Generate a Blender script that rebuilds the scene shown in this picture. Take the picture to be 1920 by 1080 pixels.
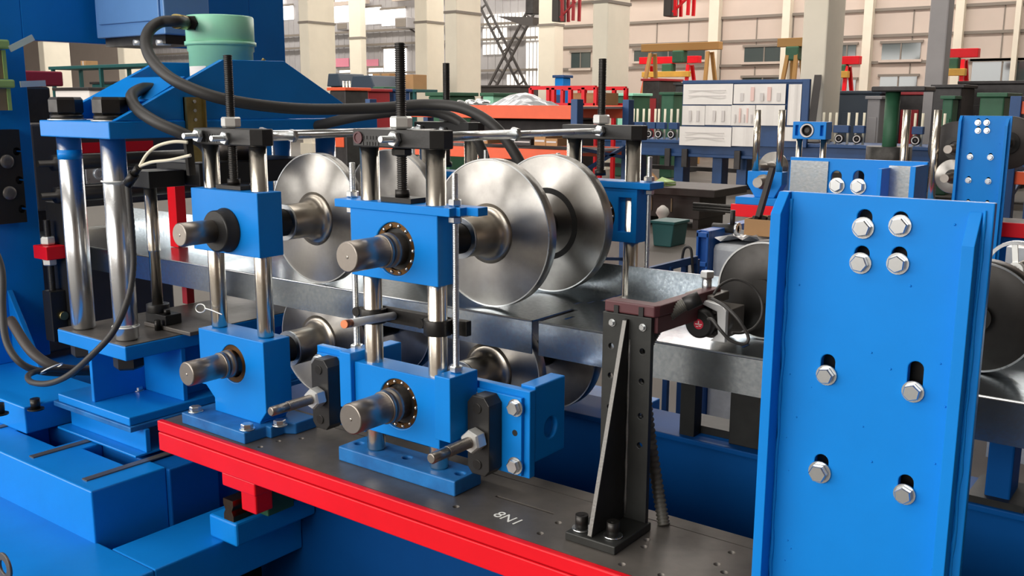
import bpy, bmesh, math, random
from mathutils import Vector, Matrix
random.seed(7)
for o in list(bpy.data.objects): bpy.data.objects.remove(o)
SC = bpy.context.scene
COL = SC.collection

# ------------------------------------------------------------------ camera
# machine axes: X along the pass line (towards the camera to the right), Y across it (away), Z up, metres
FPX = 1820.0
YAW, PITCH, ROLL = math.radians(127.0), math.radians(10.8), math.radians(-0.2)
CAMP = Vector((0, 0, 1.6))
_fw = Vector((math.cos(YAW) * math.cos(PITCH), math.sin(YAW) * math.cos(PITCH), -math.sin(PITCH)))
_rt = Vector((math.sin(YAW), -math.cos(YAW), 0))
_dn = _fw.cross(_rt)
RT = _rt * math.cos(ROLL) + _dn * math.sin(ROLL)
DN = -_rt * math.sin(ROLL) + _dn * math.cos(ROLL)
FW = _fw
cam = bpy.data.cameras.new('camera'); cam.sensor_width = 36; cam.lens = FPX / 1920 * 36
cam.clip_start = 0.05; cam.clip_end = 300
camo = bpy.data.objects.new('camera', cam); COL.objects.link(camo)
mt = Matrix((RT, -DN, -FW)).transposed().to_4x4(); mt.translation = CAMP
camo.matrix_world = mt
SC.camera = camo

def ray(px, py): return RT * ((px - 960) / FPX) + DN * ((py - 540) / FPX) + FW
def on(px, py, x=None, y=None, z=None):
    d = ray(px, py)
    i, v = (0, x) if x is not None else ((1, y) if y is not None else (2, z))
    return CAMP + d * ((v - CAMP[i]) / d[i])
def dp(px, py, depth): return CAMP + ray(px, py) * depth

# ------------------------------------------------------------------ light and exposure
SC.view_settings.view_transform = 'Standard'
SC.view_settings.look = 'None'
SC.view_settings.gamma = 1.0
SC.view_settings.use_curve_mapping = False
SC.view_settings.exposure = 0.0
W = bpy.data.worlds.new('world'); SC.world = W; W.use_nodes = True
W.node_tree.nodes['Background'].inputs[0].default_value = (0.80, 0.90, 1.0, 1)
W.node_tree.nodes['Background'].inputs[1].default_value = 0.6
def area(name, loc, rot, sx, sy, power, col=(1, 1, 1)):
    l = bpy.data.lights.new(name, 'AREA'); l.shape = 'RECTANGLE'; l.size = sx; l.size_y = sy
    l.energy = power; l.color = col
    o = bpy.data.objects.new(name, l); COL.objects.link(o); o.location = loc; o.rotation_euler = rot
    return o
# skylight strips in the hall roof and the tall window band of the near long wall (behind the camera)
for i, (y, p) in enumerate(((-5, 1600), (3.5, 1200), (12.5, 1700), (23.5, 3600))):
    area('skylight', (-20, y, 9.9), (0, 0, 0), 40, 1.6, p, (1.0, 0.96, 0.90))
area('window_band_light', (-8, -9.7, 4.6), (math.radians(90), 0, 0), 20, 4.5, 2150, (1.0, 0.98, 0.95))
# unseen area light added to brighten reflections on posts and press plate
area('added_reflection_light', (-22, -9.7, 2.5), (math.radians(90), 0, 0), 9, 4.8, 1100, (1.0, 0.98, 0.94))

# ------------------------------------------------------------------ materials
def mat(name, col, rough=0.5, metal=0.0, noise=0.0, nscale=8.0, bump=0.0, bscale=40.0, spec=0.5, aniso=0.0,
        axis=None, emit=0.0, col2=None, alpha=1.0, coat=0.0, trans=0.0, stretch=None):
    m = bpy.data.materials.new(name); m.use_nodes = True
    nt = m.node_tree; b = nt.nodes['Principled BSDF']; L = nt.links.new
    b.inputs['Base Color'].default_value = (*col, 1)
    b.inputs['Roughness'].default_value = rough
    b.inputs['Metallic'].default_value = metal
    b.inputs['Specular IOR Level'].default_value = spec
    b.inputs['Alpha'].default_value = alpha
    b.inputs['Coat Weight'].default_value = coat
    b.inputs['Transmission Weight'].default_value = trans
    if emit:
        b.inputs['Emission Color'].default_value = (*col, 1); b.inputs['Emission Strength'].default_value = emit
    if noise or bump:
        tc = nt.nodes.new('ShaderNodeTexCoord'); mp = nt.nodes.new('ShaderNodeMapping')
        if stretch: mp.inputs['Scale'].default_value = stretch
        L(tc.outputs['Object'], mp.inputs['Vector'])
    if noise:
        n = nt.nodes.new('ShaderNodeTexNoise'); n.inputs['Scale'].default_value = nscale
        n.inputs['Detail'].default_value = 6; n.inputs['Roughness'].default_value = 0.6
        L(mp.outputs[0], n.inputs['Vector'])
        r = nt.nodes.new('ShaderNodeValToRGB'); r.color_ramp.elements[0].position = 0.3; r.color_ramp.elements[1].position = 0.7
        c2 = col2 if col2 else tuple(c * (1 - noise) for c in col)
        r.color_ramp.elements[0].color = (*c2, 1); r.color_ramp.elements[1].color = (*col, 1)
        L(n.outputs['Fac'], r.inputs['Fac']); L(r.outputs['Color'], b.inputs['Base Color'])
        if metal > 0.5:
            mr = nt.nodes.new('ShaderNodeMapRange')
            mr.inputs['To Min'].default_value = min(1, rough * 1.35); mr.inputs['To Max'].default_value = rough * 0.75
            L(n.outputs['Fac'], mr.inputs['Value']); L(mr.outputs[0], b.inputs['Roughness'])
    if bump:
        n2 = nt.nodes.new('ShaderNodeTexNoise'); n2.inputs['Scale'].default_value = bscale; n2.inputs['Detail'].default_value = 3
        L(mp.outputs[0], n2.inputs['Vector'])
        bp = nt.nodes.new('ShaderNodeBump'); bp.inputs['Strength'].default_value = bump; bp.inputs['Distance'].default_value = 0.002
        L(n2.outputs['Fac'], bp.inputs['Height']); L(bp.outputs[0], b.inputs['Normal'])
    if aniso:
        b.inputs['Anisotropic'].default_value = aniso
        t = nt.nodes.new('ShaderNodeTangent'); t.direction_type = 'RADIAL'; t.axis = axis or 'Y'
        L(t.outputs[0], b.inputs['Tangent']); b.inputs['Anisotropic Rotation'].default_value = 0.25
    return m

M = {}
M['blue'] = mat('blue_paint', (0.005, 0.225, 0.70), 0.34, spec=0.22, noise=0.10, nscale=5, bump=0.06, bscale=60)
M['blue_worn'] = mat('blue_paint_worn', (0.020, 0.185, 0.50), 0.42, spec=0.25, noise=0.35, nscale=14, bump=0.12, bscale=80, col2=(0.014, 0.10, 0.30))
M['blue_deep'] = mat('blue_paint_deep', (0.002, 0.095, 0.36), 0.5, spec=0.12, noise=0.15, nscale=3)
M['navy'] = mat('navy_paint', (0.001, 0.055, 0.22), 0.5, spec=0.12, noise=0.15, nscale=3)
M['blue_glare'] = mat('blue_paint_glare', (0.15, 0.33, 0.66), 0.35, noise=0.1, nscale=5)  # blue paint of the control box with window glare put into its colour
M['blue_far'] = mat('blue_paint_far', (0.010, 0.062, 0.20), 0.5, noise=0.25, nscale=4)
M['slate'] = mat('slate_sheet', (0.035, 0.055, 0.085), 0.5)
M['red'] = mat('red_paint', (0.80, 0.008, 0.018), 0.38, spec=0.2, noise=0.10, nscale=6, bump=0.05, bscale=50)
M['red_dark'] = mat('red_dark', (0.36, 0.012, 0.02), 0.45)
M['orange'] = mat('orange_paint', (0.85, 0.11, 0.03), 0.5, noise=0.12, nscale=6)
M['yellow'] = mat('yellow_paint', (0.75, 0.40, 0.05), 0.5, noise=0.2, nscale=4)
M['ochre'] = mat('ochre_paint', (0.42, 0.22, 0.06), 0.6)
M['green'] = mat('green_paint', (0.34, 0.78, 0.54), 0.35, noise=0.08, nscale=8)
M['green_light'] = mat('green_light', (0.33, 0.50, 0.16), 0.5)
M['green_dark'] = mat('green_dark', (0.03, 0.13, 0.065), 0.55, noise=0.25, nscale=3)
M['teal'] = mat('teal_plastic', (0.015, 0.10, 0.10), 0.5)
M['maroon'] = mat('maroon_casting', (0.085, 0.022, 0.026), 0.5, bump=0.1, bscale=90)
M['steel'] = mat('turned_steel', (0.46, 0.44, 0.41), 0.32, 1.0, noise=0.3, nscale=9, aniso=0.88, axis='Y', col2=(0.29, 0.275, 0.255))
M['hub'] = mat('turned_hub', (0.60, 0.54, 0.46), 0.30, 1.0, noise=0.15, nscale=10, col2=(0.50, 0.45, 0.38))
M['chrome'] = mat('ground_post', (0.78, 0.72, 0.62), 0.22, 1.0, noise=0.10, nscale=20, stretch=(1, 1, 6))
M['hardchrome'] = mat('hard_chrome', (0.80, 0.82, 0.83), 0.24, 1.0, noise=0.12, nscale=10)
M['shaft'] = mat('oiled_shaft', (0.38, 0.34, 0.30), 0.38, 1.0, noise=0.25, nscale=12)
M['dsteel'] = mat('dark_steel_plate', (0.20, 0.18, 0.16), 0.40, 0.55, noise=0.4, nscale=7, bump=0.05, bscale=120, col2=(0.11, 0.10, 0.09))
M['black'] = mat('black_oxide', (0.022, 0.021, 0.020), 0.42, 0.3, bump=0.10, bscale=150)
M['blackm'] = mat('black_steel', (0.05, 0.047, 0.044), 0.38, 0.8, noise=0.4, nscale=15)
M['mill'] = mat('black_mill_plate', (0.035, 0.036, 0.033), 0.5, 0.4, noise=0.5, nscale=10, bump=0.15, bscale=60)
M['weld'] = mat('weld_bead', (0.16, 0.155, 0.145), 0.5, 0.7, bump=0.4, bscale=200)
M['rubber'] = mat('rubber_hose', (0.030, 0.028, 0.026), 0.55, bump=0.08, bscale=60)
M['conduit'] = mat('grey_conduit', (0.085, 0.080, 0.066), 0.5)
M['zinc'] = mat('zinc_plated', (0.72, 0.74, 0.74), 0.28, 1.0, noise=0.12, nscale=30)
M['zincw'] = mat('zinc_white', (0.80, 0.80, 0.76), 0.35, 0.7)
M['alu'] = mat('pale_aluminium', (0.70, 0.71, 0.70), 0.45, 0.35)
M['galv'] = mat('galvanised_sheet', (0.58, 0.63, 0.66), 0.22, 1.0, noise=0.35, nscale=110, col2=(0.36, 0.41, 0.45), bump=0.05, bscale=150)
M['bronze'] = mat('bearing_bronze', (0.16, 0.085, 0.035), 0.35, 1.0, noise=0.4, nscale=30)
M['ball'] = mat('bearing_ball', (0.85, 0.80, 0.70), 0.12, 1.0)
M['brass'] = mat('brass', (0.42, 0.34, 0.14), 0.4, 1.0, noise=0.3, nscale=20)
M['copper'] = mat('copper', (0.50, 0.18, 0.09), 0.4, 1.0)
M['white'] = mat('white_plastic', (0.85, 0.85, 0.80), 0.5)
M['wire'] = mat('cream_wire', (0.80, 0.74, 0.58), 0.5)
M['carton_w'] = mat('white_carton', (0.86, 0.82, 0.78), 0.7, noise=0.06, nscale=3)
M['print'] = mat('grey_print', (0.66, 0.62, 0.60), 0.8)
M['print_red'] = mat('red_print', (0.82, 0.58, 0.53), 0.8)
M['carton'] = mat('brown_carton', (0.48, 0.27, 0.12), 0.8, noise=0.1, nscale=5)
M['wood'] = mat('wood_panel', (0.30, 0.22, 0.13), 0.7, noise=0.3, nscale=8)
M['column'] = mat('painted_concrete_column', (0.80, 0.73, 0.60), 0.8, noise=0.10, nscale=1.2)
M['wall'] = mat('painted_wall', (0.60, 0.50, 0.43), 0.85, noise=0.12, nscale=0.5)
M['wallgrey'] = mat('corrugated_wall', (0.40, 0.38, 0.38), 0.8, noise=0.15, nscale=1)
M['seam'] = mat('wall_seam', (0.22, 0.19, 0.16), 0.8)
M['floor'] = mat('concrete_floor', (0.085, 0.072, 0.058), 0.62, noise=0.22, nscale=0.8)
M['ceil'] = mat('roof_sheet', (0.30, 0.29, 0.28), 0.8)
M['glass_dark'] = mat('window_glass', (0.05, 0.07, 0.07), 0.08, spec=0.8)
M['lit'] = mat('daylit_panel', (1.0, 0.96, 0.88), 0.6, emit=0.9)
M['litwin'] = mat('daylit_window', (1.0, 0.98, 0.95), 0.6, emit=2.2)
M['clere'] = mat('daylit_clerestory', (1.0, 0.98, 0.94), 0.6, emit=4.5)
M['truss'] = mat('dark_truss', (0.06, 0.052, 0.05), 0.6)
M['clutter'] = mat('dark_machine', (0.05, 0.045, 0.045), 0.5, 0.3, noise=0.5, nscale=6)
M['brownsteel'] = mat('brown_steel', (0.045, 0.035, 0.03), 0.55, noise=0.3, nscale=5)
M['plastic_wrap'] = mat('plastic_wrap', (0.62, 0.64, 0.66), 0.18, noise=0.25, nscale=12, bump=0.9, bscale=25)
M['pink'] = mat('pink_banner', (0.72, 0.25, 0.33), 0.7)
M['cloth'] = mat('cloth', (0.75, 0.73, 0.68), 0.9)
M['bluebin'] = mat('blue_bin', (0.01, 0.10, 0.40), 0.4)
M['hole'] = mat('bore_shadow', (0.012, 0.011, 0.010), 0.7)
M['logo_red'] = mat('logo_red', (0.60, 0.02, 0.05), 0.45)
M['copper_rod'] = M['copper']

# ------------------------------------------------------------------ mesh builder
class MB:
    def __init__(s): s.v = []; s.f = []; s.sm = []
    def face(s, idx, sm=False): s.f.append(tuple(idx)); s.sm.append(sm)
    def box(s, x0, x1, y0, y1, z0, z1):
        n = len(s.v)
        s.v += [(x0, y0, z0), (x1, y0, z0), (x1, y1, z0), (x0, y1, z0), (x0, y0, z1), (x1, y0, z1), (x1, y1, z1), (x0, y1, z1)]
        for q in ((0, 3, 2, 1), (4, 5, 6, 7), (0, 1, 5, 4), (1, 2, 6, 5), (2, 3, 7, 6), (3, 0, 4, 7)): s.face([n + i for i in q])
        return s
    def prism(s, poly, axis, a0, a1):
        n = len(s.v); k = len(poly)
        for a in (a0, a1):
            for (u, w) in poly:
                s.v.append({'x': (a, u, w), 'y': (u, a, w), 'z': (u, w, a)}[axis])
        s.face(list(range(n, n + k))); s.face(list(range(n + 2 * k - 1, n + k - 1, -1)))
        for i in range(k):
            j = (i + 1) % k; s.face((n + i, n + j, n + k + j, n + k + i))
        return s
    def lathe(s, prof, p0, d, n=28, sm=True, flat=()):
        """prof: list of (t along d, radius); closed with caps where the radius ends above 0"""
        p0 = Vector(p0); d = Vector(d).normalized()
        a = Vector((0, 0, 1)) if abs(d.z) < 0.9 else Vector((1, 0, 0))
        u = d.cross(a).normalized(); w = d.cross(u)
        rings = []
        for (t, r) in prof:
            c = p0 + d * t; b = len(s.v)
            for i in range(n):
                an = 2 * math.pi * i / n
                s.v.append(tuple(c + (u * math.cos(an) + w * math.sin(an)) * r))
            rings.append(b)
        for k in range(len(rings) - 1):
            a0, b0 = rings[k], rings[k + 1]
            for i in range(n):
                j = (i + 1) % n; s.face((a0 + i, a0 + j, b0 + j, b0 + i), sm and k not in flat)
        s.face([rings[0] + i for i in range(n)][::-1]); s.face([rings[-1] + i for i in range(n)])
        return s
    def cyl(s, p0, p1, r, n=24, r1=None, sm=True):
        p0 = Vector(p0); p1 = Vector(p1); L = (p1 - p0).length
        return s.lathe([(0, r), (L, r if r1 is None else r1)], p0, p1 - p0, n, sm)
    def ring(s, p0, p1, ro, ri, n=28):
        p0 = Vector(p0); p1 = Vector(p1); d = (p1 - p0); L = d.length; d.normalize()
        a = Vector((0, 0, 1)) if abs(d.z) < 0.9 else Vector((1, 0, 0))
        u = d.cross(a).normalized(); w = d.cross(u); b = len(s.v)
        for (t, r) in ((0, ro), (L, ro), (L, ri), (0, ri)):
            for i in range(n):
                an = 2 * math.pi * i / n; s.v.append(tuple(p0 + d * t + (u * math.cos(an) + w * math.sin(an)) * r))
        for k in range(4):
            a0 = b + k * n; b0 = b + ((k + 1) % 4) * n
            for i in range(n):
                j = (i + 1) % n; s.face((a0 + i, a0 + j, b0 + j, b0 + i), k in (0, 2))
        return s
    def hexa(s, p0, p1, r, turn=0.0):
        p0 = Vector(p0); p1 = Vector(p1); d = (p1 - p0).normalized()
        a = Vector((0, 0, 1)) if abs(d.z) < 0.9 else Vector((1, 0, 0))
        u = d.cross(a).normalized(); w = d.cross(u); b = len(s.v)
        L = (p1 - p0).length; c = min(L * 0.15, r * 0.2)
        for (t, k) in ((0, 0.88), (c, 1), (L - c, 1), (L, 0.88)):
            for i in range(6):
                an = math.pi / 3 * i + turn; s.v.append(tuple(p0 + d * t + (u * math.cos(an) + w * math.sin(an)) * r * k))
        for k in range(3):
            for i in range(6):
                j = (i + 1) % 6; s.face((b + 6 * k + i, b + 6 * k + j, b + 6 * k + 6 + j, b + 6 * k + 6 + i))
        s.face([b + i for i in range(6)][::-1]); s.face([b + 18 + i for i in range(6)])
        return s
    def thread(s, p0, p1, r, pitch=0.0045, n=14):
        p0 = Vector(p0); p1 = Vector(p1); L = (p1 - p0).length; k = max(4, int(L / pitch)); pr = [(0, r * 0.85)]
        for i in range(k):
            pr += [((i + 0.35) * L / k, r), ((i + 0.6) * L / k, r), ((i + 0.95) * L / k, r * 0.80)]
        pr.append((L, r * 0.8))
        return s.lathe(pr, p0, p1 - p0, n)
    def tube(s, pts, r, n=10, smooth=6, rfun=None, closed=False):
        P = [Vector(p) for p in pts]
        if smooth > 1 and len(P) > 2:
            Q = []
            for i in range(len(P) - 1):
                a = P[max(i - 1, 0)]; b = P[i]; c = P[i + 1]; d = P[min(i + 2, len(P) - 1)]
                for k in range(smooth):
                    t = k / smooth
                    Q.append(0.5 * ((2 * b) + (c - a) * t + (2 * a - 5 * b + 4 * c - d) * t * t + (3 * b - a - 3 * c + d) * t ** 3))
            Q.append(P[-1]); P = Q
        u = None; b0 = len(s.v)
        for i, p in enumerate(P):
            d = (P[min(i + 1, len(P) - 1)] - P[max(i - 1, 0)]).normalized()
            if u is None:
                a = Vector((0, 0, 1)) if abs(d.z) < 0.9 else Vector((1, 0, 0)); u = d.cross(a).normalized()
            else: u = (u - d * u.dot(d)).normalized()
            w = d.cross(u); rr = rfun(i) * r if rfun else r
            for k in range(n):
                an = 2 * math.pi * k / n; s.v.append(tuple(p + (u * math.cos(an) + w * math.sin(an)) * rr))
        for i in range(len(P) - 1):
            for k in range(n):
                j = (k + 1) % n; a = b0 + i * n
                s.face((a + k, a + j, a + n + j, a + n + k), True)
        s.face([b0 + k for k in range(n)][::-1]); s.face([b0 + (len(P) - 1) * n + k for k in range(n)])
        return s
    def bar(s, p0, p1, w, h=None):
        """rectangular bar from p0 to p1"""
        p0 = Vector(p0); p1 = Vector(p1); h = h or w; d = (p1 - p0).normalized()
        a = Vector((0, 0, 1)) if abs(d.z) < 0.9 else Vector((0, 1, 0))
        u = d.cross(a).normalized() * (w / 2); q = d.cross(u).normalized() * (h / 2); b = len(s.v)
        for p in (p0, p1):
            for (i, j) in ((-1, -1), (1, -1), (1, 1), (-1, 1)): s.v.append(tuple(p + u * i + q * j))
        for f in ((0, 1, 2, 3), (7, 6, 5, 4), (0, 4, 5, 1), (1, 5, 6, 2), (2, 6, 7, 3), (3, 7, 4, 0)): s.face([b + i for i in f])
        return s
    def quad(s, a, b, c, d, th):
        """slab over four points, th thick along the normal"""
        P = [Vector(x) for x in (a, b, c, d)]; nrm = (P[1] - P[0]).cross(P[3] - P[0]).normalized() * th; k = len(s.v)
        s.v += [tuple(p) for p in P] + [tuple(p + nrm) for p in P]
        for f in ((3, 2, 1, 0), (4, 5, 6, 7), (0, 1, 5, 4), (1, 2, 6, 5), (2, 3, 7, 6), (3, 0, 4, 7)): s.face([k + i for i in f])
        return s
    def mesh(s, name, m, off=Vector((0, 0, 0)), bevel=0.0, cutters=None):
        me = bpy.data.meshes.new(name)
        me.from_pydata([tuple(Vector(v) - off) for v in s.v], [], s.f)
        for p, q in zip(me.polygons, s.sm): p.use_smooth = q
        bm = bmesh.new(); bm.from_mesh(me); bmesh.ops.recalc_face_normals(bm, faces=bm.faces); bm.to_mesh(me); bm.free()
        me.materials.append(m)
        return me
    def build(s, name, m, parent=None, bevel=0.0, cut=None):
        base = BASE.get(parent.name, Vector((0, 0, 0))) if parent else Vector((0, 0, 0))
        if isinstance(m, str): m = M[m]
        me = s.mesh(name, m, base)
        o = bpy.data.objects.new(name, me); COL.objects.link(o)
        if parent: o.parent = parent
        BASE[o.name] = base
        if cut:
            c = bpy.data.objects.new('cutter', cut.mesh('cutter', m, base)); COL.objects.link(c)
            if parent: c.parent = parent
            bo = o.modifiers.new('cut', 'BOOLEAN'); bo.object = c; bo.operation = 'DIFFERENCE'; bo.solver = 'EXACT'; bo.use_self = True
            bpy.context.view_layer.update()
            dg = bpy.context.evaluated_depsgraph_get()
            nm = bpy.data.meshes.new_from_object(o.evaluated_get(dg))
            o.modifiers.clear(); o.data = nm; bpy.data.objects.remove(c)
        if bevel:
            b = o.modifiers.new('bevel', 'BEVEL'); b.width = bevel; b.segments = 2; b.limit_method = 'ANGLE'; b.angle_limit = math.radians(50)
        return o
BASE = {}
def tag(o, label, cat, group=None, kind=None):
    o['label'] = label; o['category'] = cat
    if group: o['group'] = group
    if kind: o['kind'] = kind
    return o
def thing(name, label, cat, loc, group=None):
    o = bpy.data.objects.new(name, None); COL.objects.link(o); o.location = loc; o.empty_display_size = 0.05
    BASE[o.name] = Vector(loc)
    return tag(o, label, cat, group)
def struct(o):
    o['kind'] = 'structure'; return o
def inst(me, name, parent, loc, rot=(0, 0, 0)):
    """a part that shares mesh data; loc in world metres"""
    o = bpy.data.objects.new(name, me); COL.objects.link(o); o.parent = parent
    base = BASE.get(parent.name, Vector((0, 0, 0)))
    o.location = Vector(loc) - base; o.rotation_euler = rot
    BASE[o.name] = base
    return o
# shared fasteners, axis +Z = head direction
def hexbolt(r=0.014, h=0.010, washer=True, turn=0.0):
    b = MB()
    if washer: b.cyl((0, 0, 0), (0, 0, 0.003), r * 1.25, 20)
    b.hexa((0, 0, 0.003 if washer else 0), (0, 0, 0.003 + h), r, turn); return b
BOLT = hexbolt().mesh('bolt', M['zinc'])
BOLT_S = hexbolt(0.010, 0.008).mesh('bolt', M['zinc'])
BOLT_T = hexbolt(0.0155, 0.012, True, 0.4).mesh('bolt', M['zinc'])
SOCK = MB().cyl((0, 0, 0), (0, 0, 0.018), 0.011, 18).cyl((0, 0, 0.0181), (0, 0, 0.0184), 0.0055, 6).mesh('socket_screw', M['blackm'])
TOFRONT = (math.radians(90), 0, 0)      # +Z turned to -Y

# ------------------------------------------------------------------ hall
fl = struct(MB().box(-60, 16, -11, 30.5, -0.15, 0).build('floor', 'floor'))
cl = struct(MB().box(-60, 16, -11, 30.5, 10, 10.2).build('ceiling', 'ceil'))
struct(MB().box(-60, 16, -10.6, -10.3, 0, 10).build('wall_front', 'wall'))
struct(MB().box(15.5, 15.8, -10.3, 29, 0, 10).build('wall_right', 'wall'))
struct(MB().box(-58.3, -58, -10.3, 29, 0, 10).build('wall_left', 'wallgrey'))

# ------------------------------------------------------------------ machine frame (blue) and bed (red)
ZB = 0.765
fr = thing('machine_base_frame', 'blue welded steel base frame of beams under the red edged bed', 'machine frame', (-2.3, 1.3, 0))
MB().box(-4.6, -2.30, 1.240, 1.46, 0.30, 0.605).build('box_beam', 'blue', fr, 0.004,
    cut=MB().box(-2.93, -2.70, 1.36, 1.50, 0.5, 0.7).box(-2.62, -2.40, 1.40, 1.50, 0.5, 0.7))
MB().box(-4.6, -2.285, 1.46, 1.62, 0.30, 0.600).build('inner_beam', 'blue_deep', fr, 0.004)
for x in (-3.00, -2.665, -2.385):
    MB().box(x - 0.012, x + 0.012, 1.27, 1.60, 0.605, 0.6085).build('machined_strip', 'dsteel', fr)
MB().box(-4.6, -2.047, 0.90, 1.25, 0.30, 0.46).build('lower_front_beam', 'blue', fr, 0.005)
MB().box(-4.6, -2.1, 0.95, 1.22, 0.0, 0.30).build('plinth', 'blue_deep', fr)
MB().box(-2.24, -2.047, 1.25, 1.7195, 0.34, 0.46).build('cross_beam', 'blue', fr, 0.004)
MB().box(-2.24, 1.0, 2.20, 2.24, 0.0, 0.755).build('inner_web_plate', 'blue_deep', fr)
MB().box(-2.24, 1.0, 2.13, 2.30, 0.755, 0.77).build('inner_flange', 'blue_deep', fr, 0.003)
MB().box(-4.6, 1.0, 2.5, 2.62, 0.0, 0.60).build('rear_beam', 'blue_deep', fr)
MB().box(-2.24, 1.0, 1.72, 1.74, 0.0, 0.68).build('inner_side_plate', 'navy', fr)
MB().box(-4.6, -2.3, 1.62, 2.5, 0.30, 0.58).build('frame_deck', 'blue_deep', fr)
inst(SOCK, 'anchor_bolt', fr, on(67, 757, z=0.69)); 
MB().box(-4.6, -2.87, 1.36, 1.62, 0.605, 0.69).build('spacer_block', 'blue', fr, 0.004)
for a in ((67, 766), (0, 775)):
    p = on(*a, z=0.693); MB().cyl((p.x, p.y, .690), (p.x, p.y, .694), 0.024, 20).cyl((p.x, p.y, .694), (p.x, p.y, .724), 0.014, 18).build('anchor_bolt', 'blackm', fr)
p = on(10, 1062, y=0.98)
MB().ring((p.x, 0.974, p.z), (p.x, 0.98, p.z), 0.035, 0.018).build('end_plug', 'dsteel', fr)

bed = thing('machine_bed', 'long machine bed with dark steel top and bright red side rail', 'machine bed', (-1.2, 1.41, 0.68))
holes = MB()
hp = [(558, 790), (598, 800), (565, 822), (522, 827), (488, 838), (1047, 980), (1013, 1000), (1213, 1012), (1208, 1025), (1166, 1058), (1345, 1058),
      (1358, 1073), (1372, 1036), (1240, 1078), (855, 950), (1075, 1056)]
for a in hp:
    p = on(*a, z=ZB); holes.cyl((p.x, p.y, ZB - 0.03), (p.x, p.y, ZB + 0.01), 0.0075, 14)
a = on(930, 930, z=ZB); b = on(1045, 960, z=ZB)
holes.box(a.x, b.x, a.y - 0.004, a.y + 0.004, ZB - 0.012, ZB + 0.01)
MB().box(-2.235, 0.9, 1.425, 1.655, ZB - 0.03, ZB).build('top_plate', 'dsteel', bed, 0.0, cut=holes)
MB().box(-2.235, 0.9, 1.66, 1.70, ZB - 0.03, ZB - 0.001).build('rear_strip', 'dsteel', bed)
MB().box(-2.245, 0.9, 1.408, 1.4245, 0.7360, 0.7655).build('side_rail_edge', 'red', bed, 0.003)
MB().box(-2.245, 0.9, 1.409, 1.4245, 0.682, 0.7330).build('side_rail', 'red', bed, 0.003)
MB().box(-2.245, 0.9, 1.425, 1.655, 0.70, ZB - 0.031).build('under_frame', 'red_dark', bed)
sl = on(462, 900, y=1.43)
MB().box(-1.985, -1.855, 1.415, 1.53, 0.645, 0.6815).build('slide_block', 'red', bed, 0.004)
MB().box(-1.985, -1.925, 1.47, 1.525, 0.56, 0.645).build('slide_clamp', 'red', bed, 0.004)
c = bpy.data.curves.new('chalk_mark', 'FONT'); c.body = '8N1'; c.size = 0.04; c.extrude = 0.0002
c.materials.append(M['white'])
to = bpy.data.objects.new('tmp_text', c); COL.objects.link(to); bpy.context.view_layer.update()
me = bpy.data.meshes.new_from_object(to.evaluated_get(bpy.context.evaluated_depsgraph_get())); bpy.data.objects.remove(to)
me.name = 'chalk_mark'
p = on(922, 966, z=ZB); ch = inst(me, 'chalk_mark', bed, (p.x, p.y, ZB + 0.0006), (0, 0, math.radians(-8)))

rl = thing('linear_guide_rail', 'steel linear guide rail on a blue pad below the red slide block', 'guide rail', (-1.94, 1.6, 0.45))
MB().box(-2.10, -1.985, 1.45, 1.7195, 0.4605, 0.525).build('rail_pad', 'blue', rl, 0.006)
MB().prism([(x - .075, z - .005) for (x, z) in ((-1.965, 0.53), (-1.925, 0.53), (-1.925, 0.545), (-1.932, 0.558), (-1.925, 0.572), (-1.925, 0.588), (-1.965, 0.588), (-1.965, 0.572), (-1.958, 0.558), (-1.965, 0.545))], 'y', 1.455, 1.7195).build('rail', 'bronze', rl)
MB().box(-1.995, -1.955, 1.53, 1.62, 0.5255, 0.634).build('carriage_block', 'green_dark', rl, 0.004)

# ------------------------------------------------------------------ Z profile strip
pr_ = thing('z_profile_strip', 'long galvanised steel profile with front flange down and rear flange up', 'steel profile', (-1.3, 2.0, 1.02))
ZW = 1.100; T = 0.003; YF, YR = 1.795, 2.205
def zsec(mb, x0, x1, y0=None, y1=None, front=True, rear=True):
    y0 = YF if y0 is None else y0; y1 = YR if y1 is None else y1
    mb.box(x0, x1, y0, y1, ZW - T, ZW)
    if front: mb.box(x0, x1, YF, YF + T, ZW - 0.08, ZW - T)
    if rear: mb.box(x0, x1, YR - T, YR, ZW, ZW + 0.078)
s0 = on(999, 601, z=ZW).x; s1 = s0 + 0.020
mb = MB(); zsec(mb, -3.74, s0); zsec(mb, s1, 1.6); mb.box(s0, s1, YF + 0.17, YR - 0.11, ZW - T, ZW)
slots = MB()
for a in ((1068, 596), (1085, 568), (1110, 566), (1400, 648)):
    p = on(*a, z=ZW); slots.box(p.x - 0.004, p.x + 0.004, p.y - 0.02, p.y + 0.02, ZW - 0.02, ZW + 0.02)
mb.build('strip', 'galv', pr_, cut=slots)
MB().tube([(-3.74, YF + 0.0015, ZW - 0.001), (s0, YF + 0.0015, ZW - 0.001)], 0.0028, 8, 1).tube([(s1, YF + 0.0015, ZW - 0.001), (1.6, YF + 0.0015, ZW - 0.001)], 0.0028, 8, 1).build('bend_edge', 'zinc', pr_)

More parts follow.
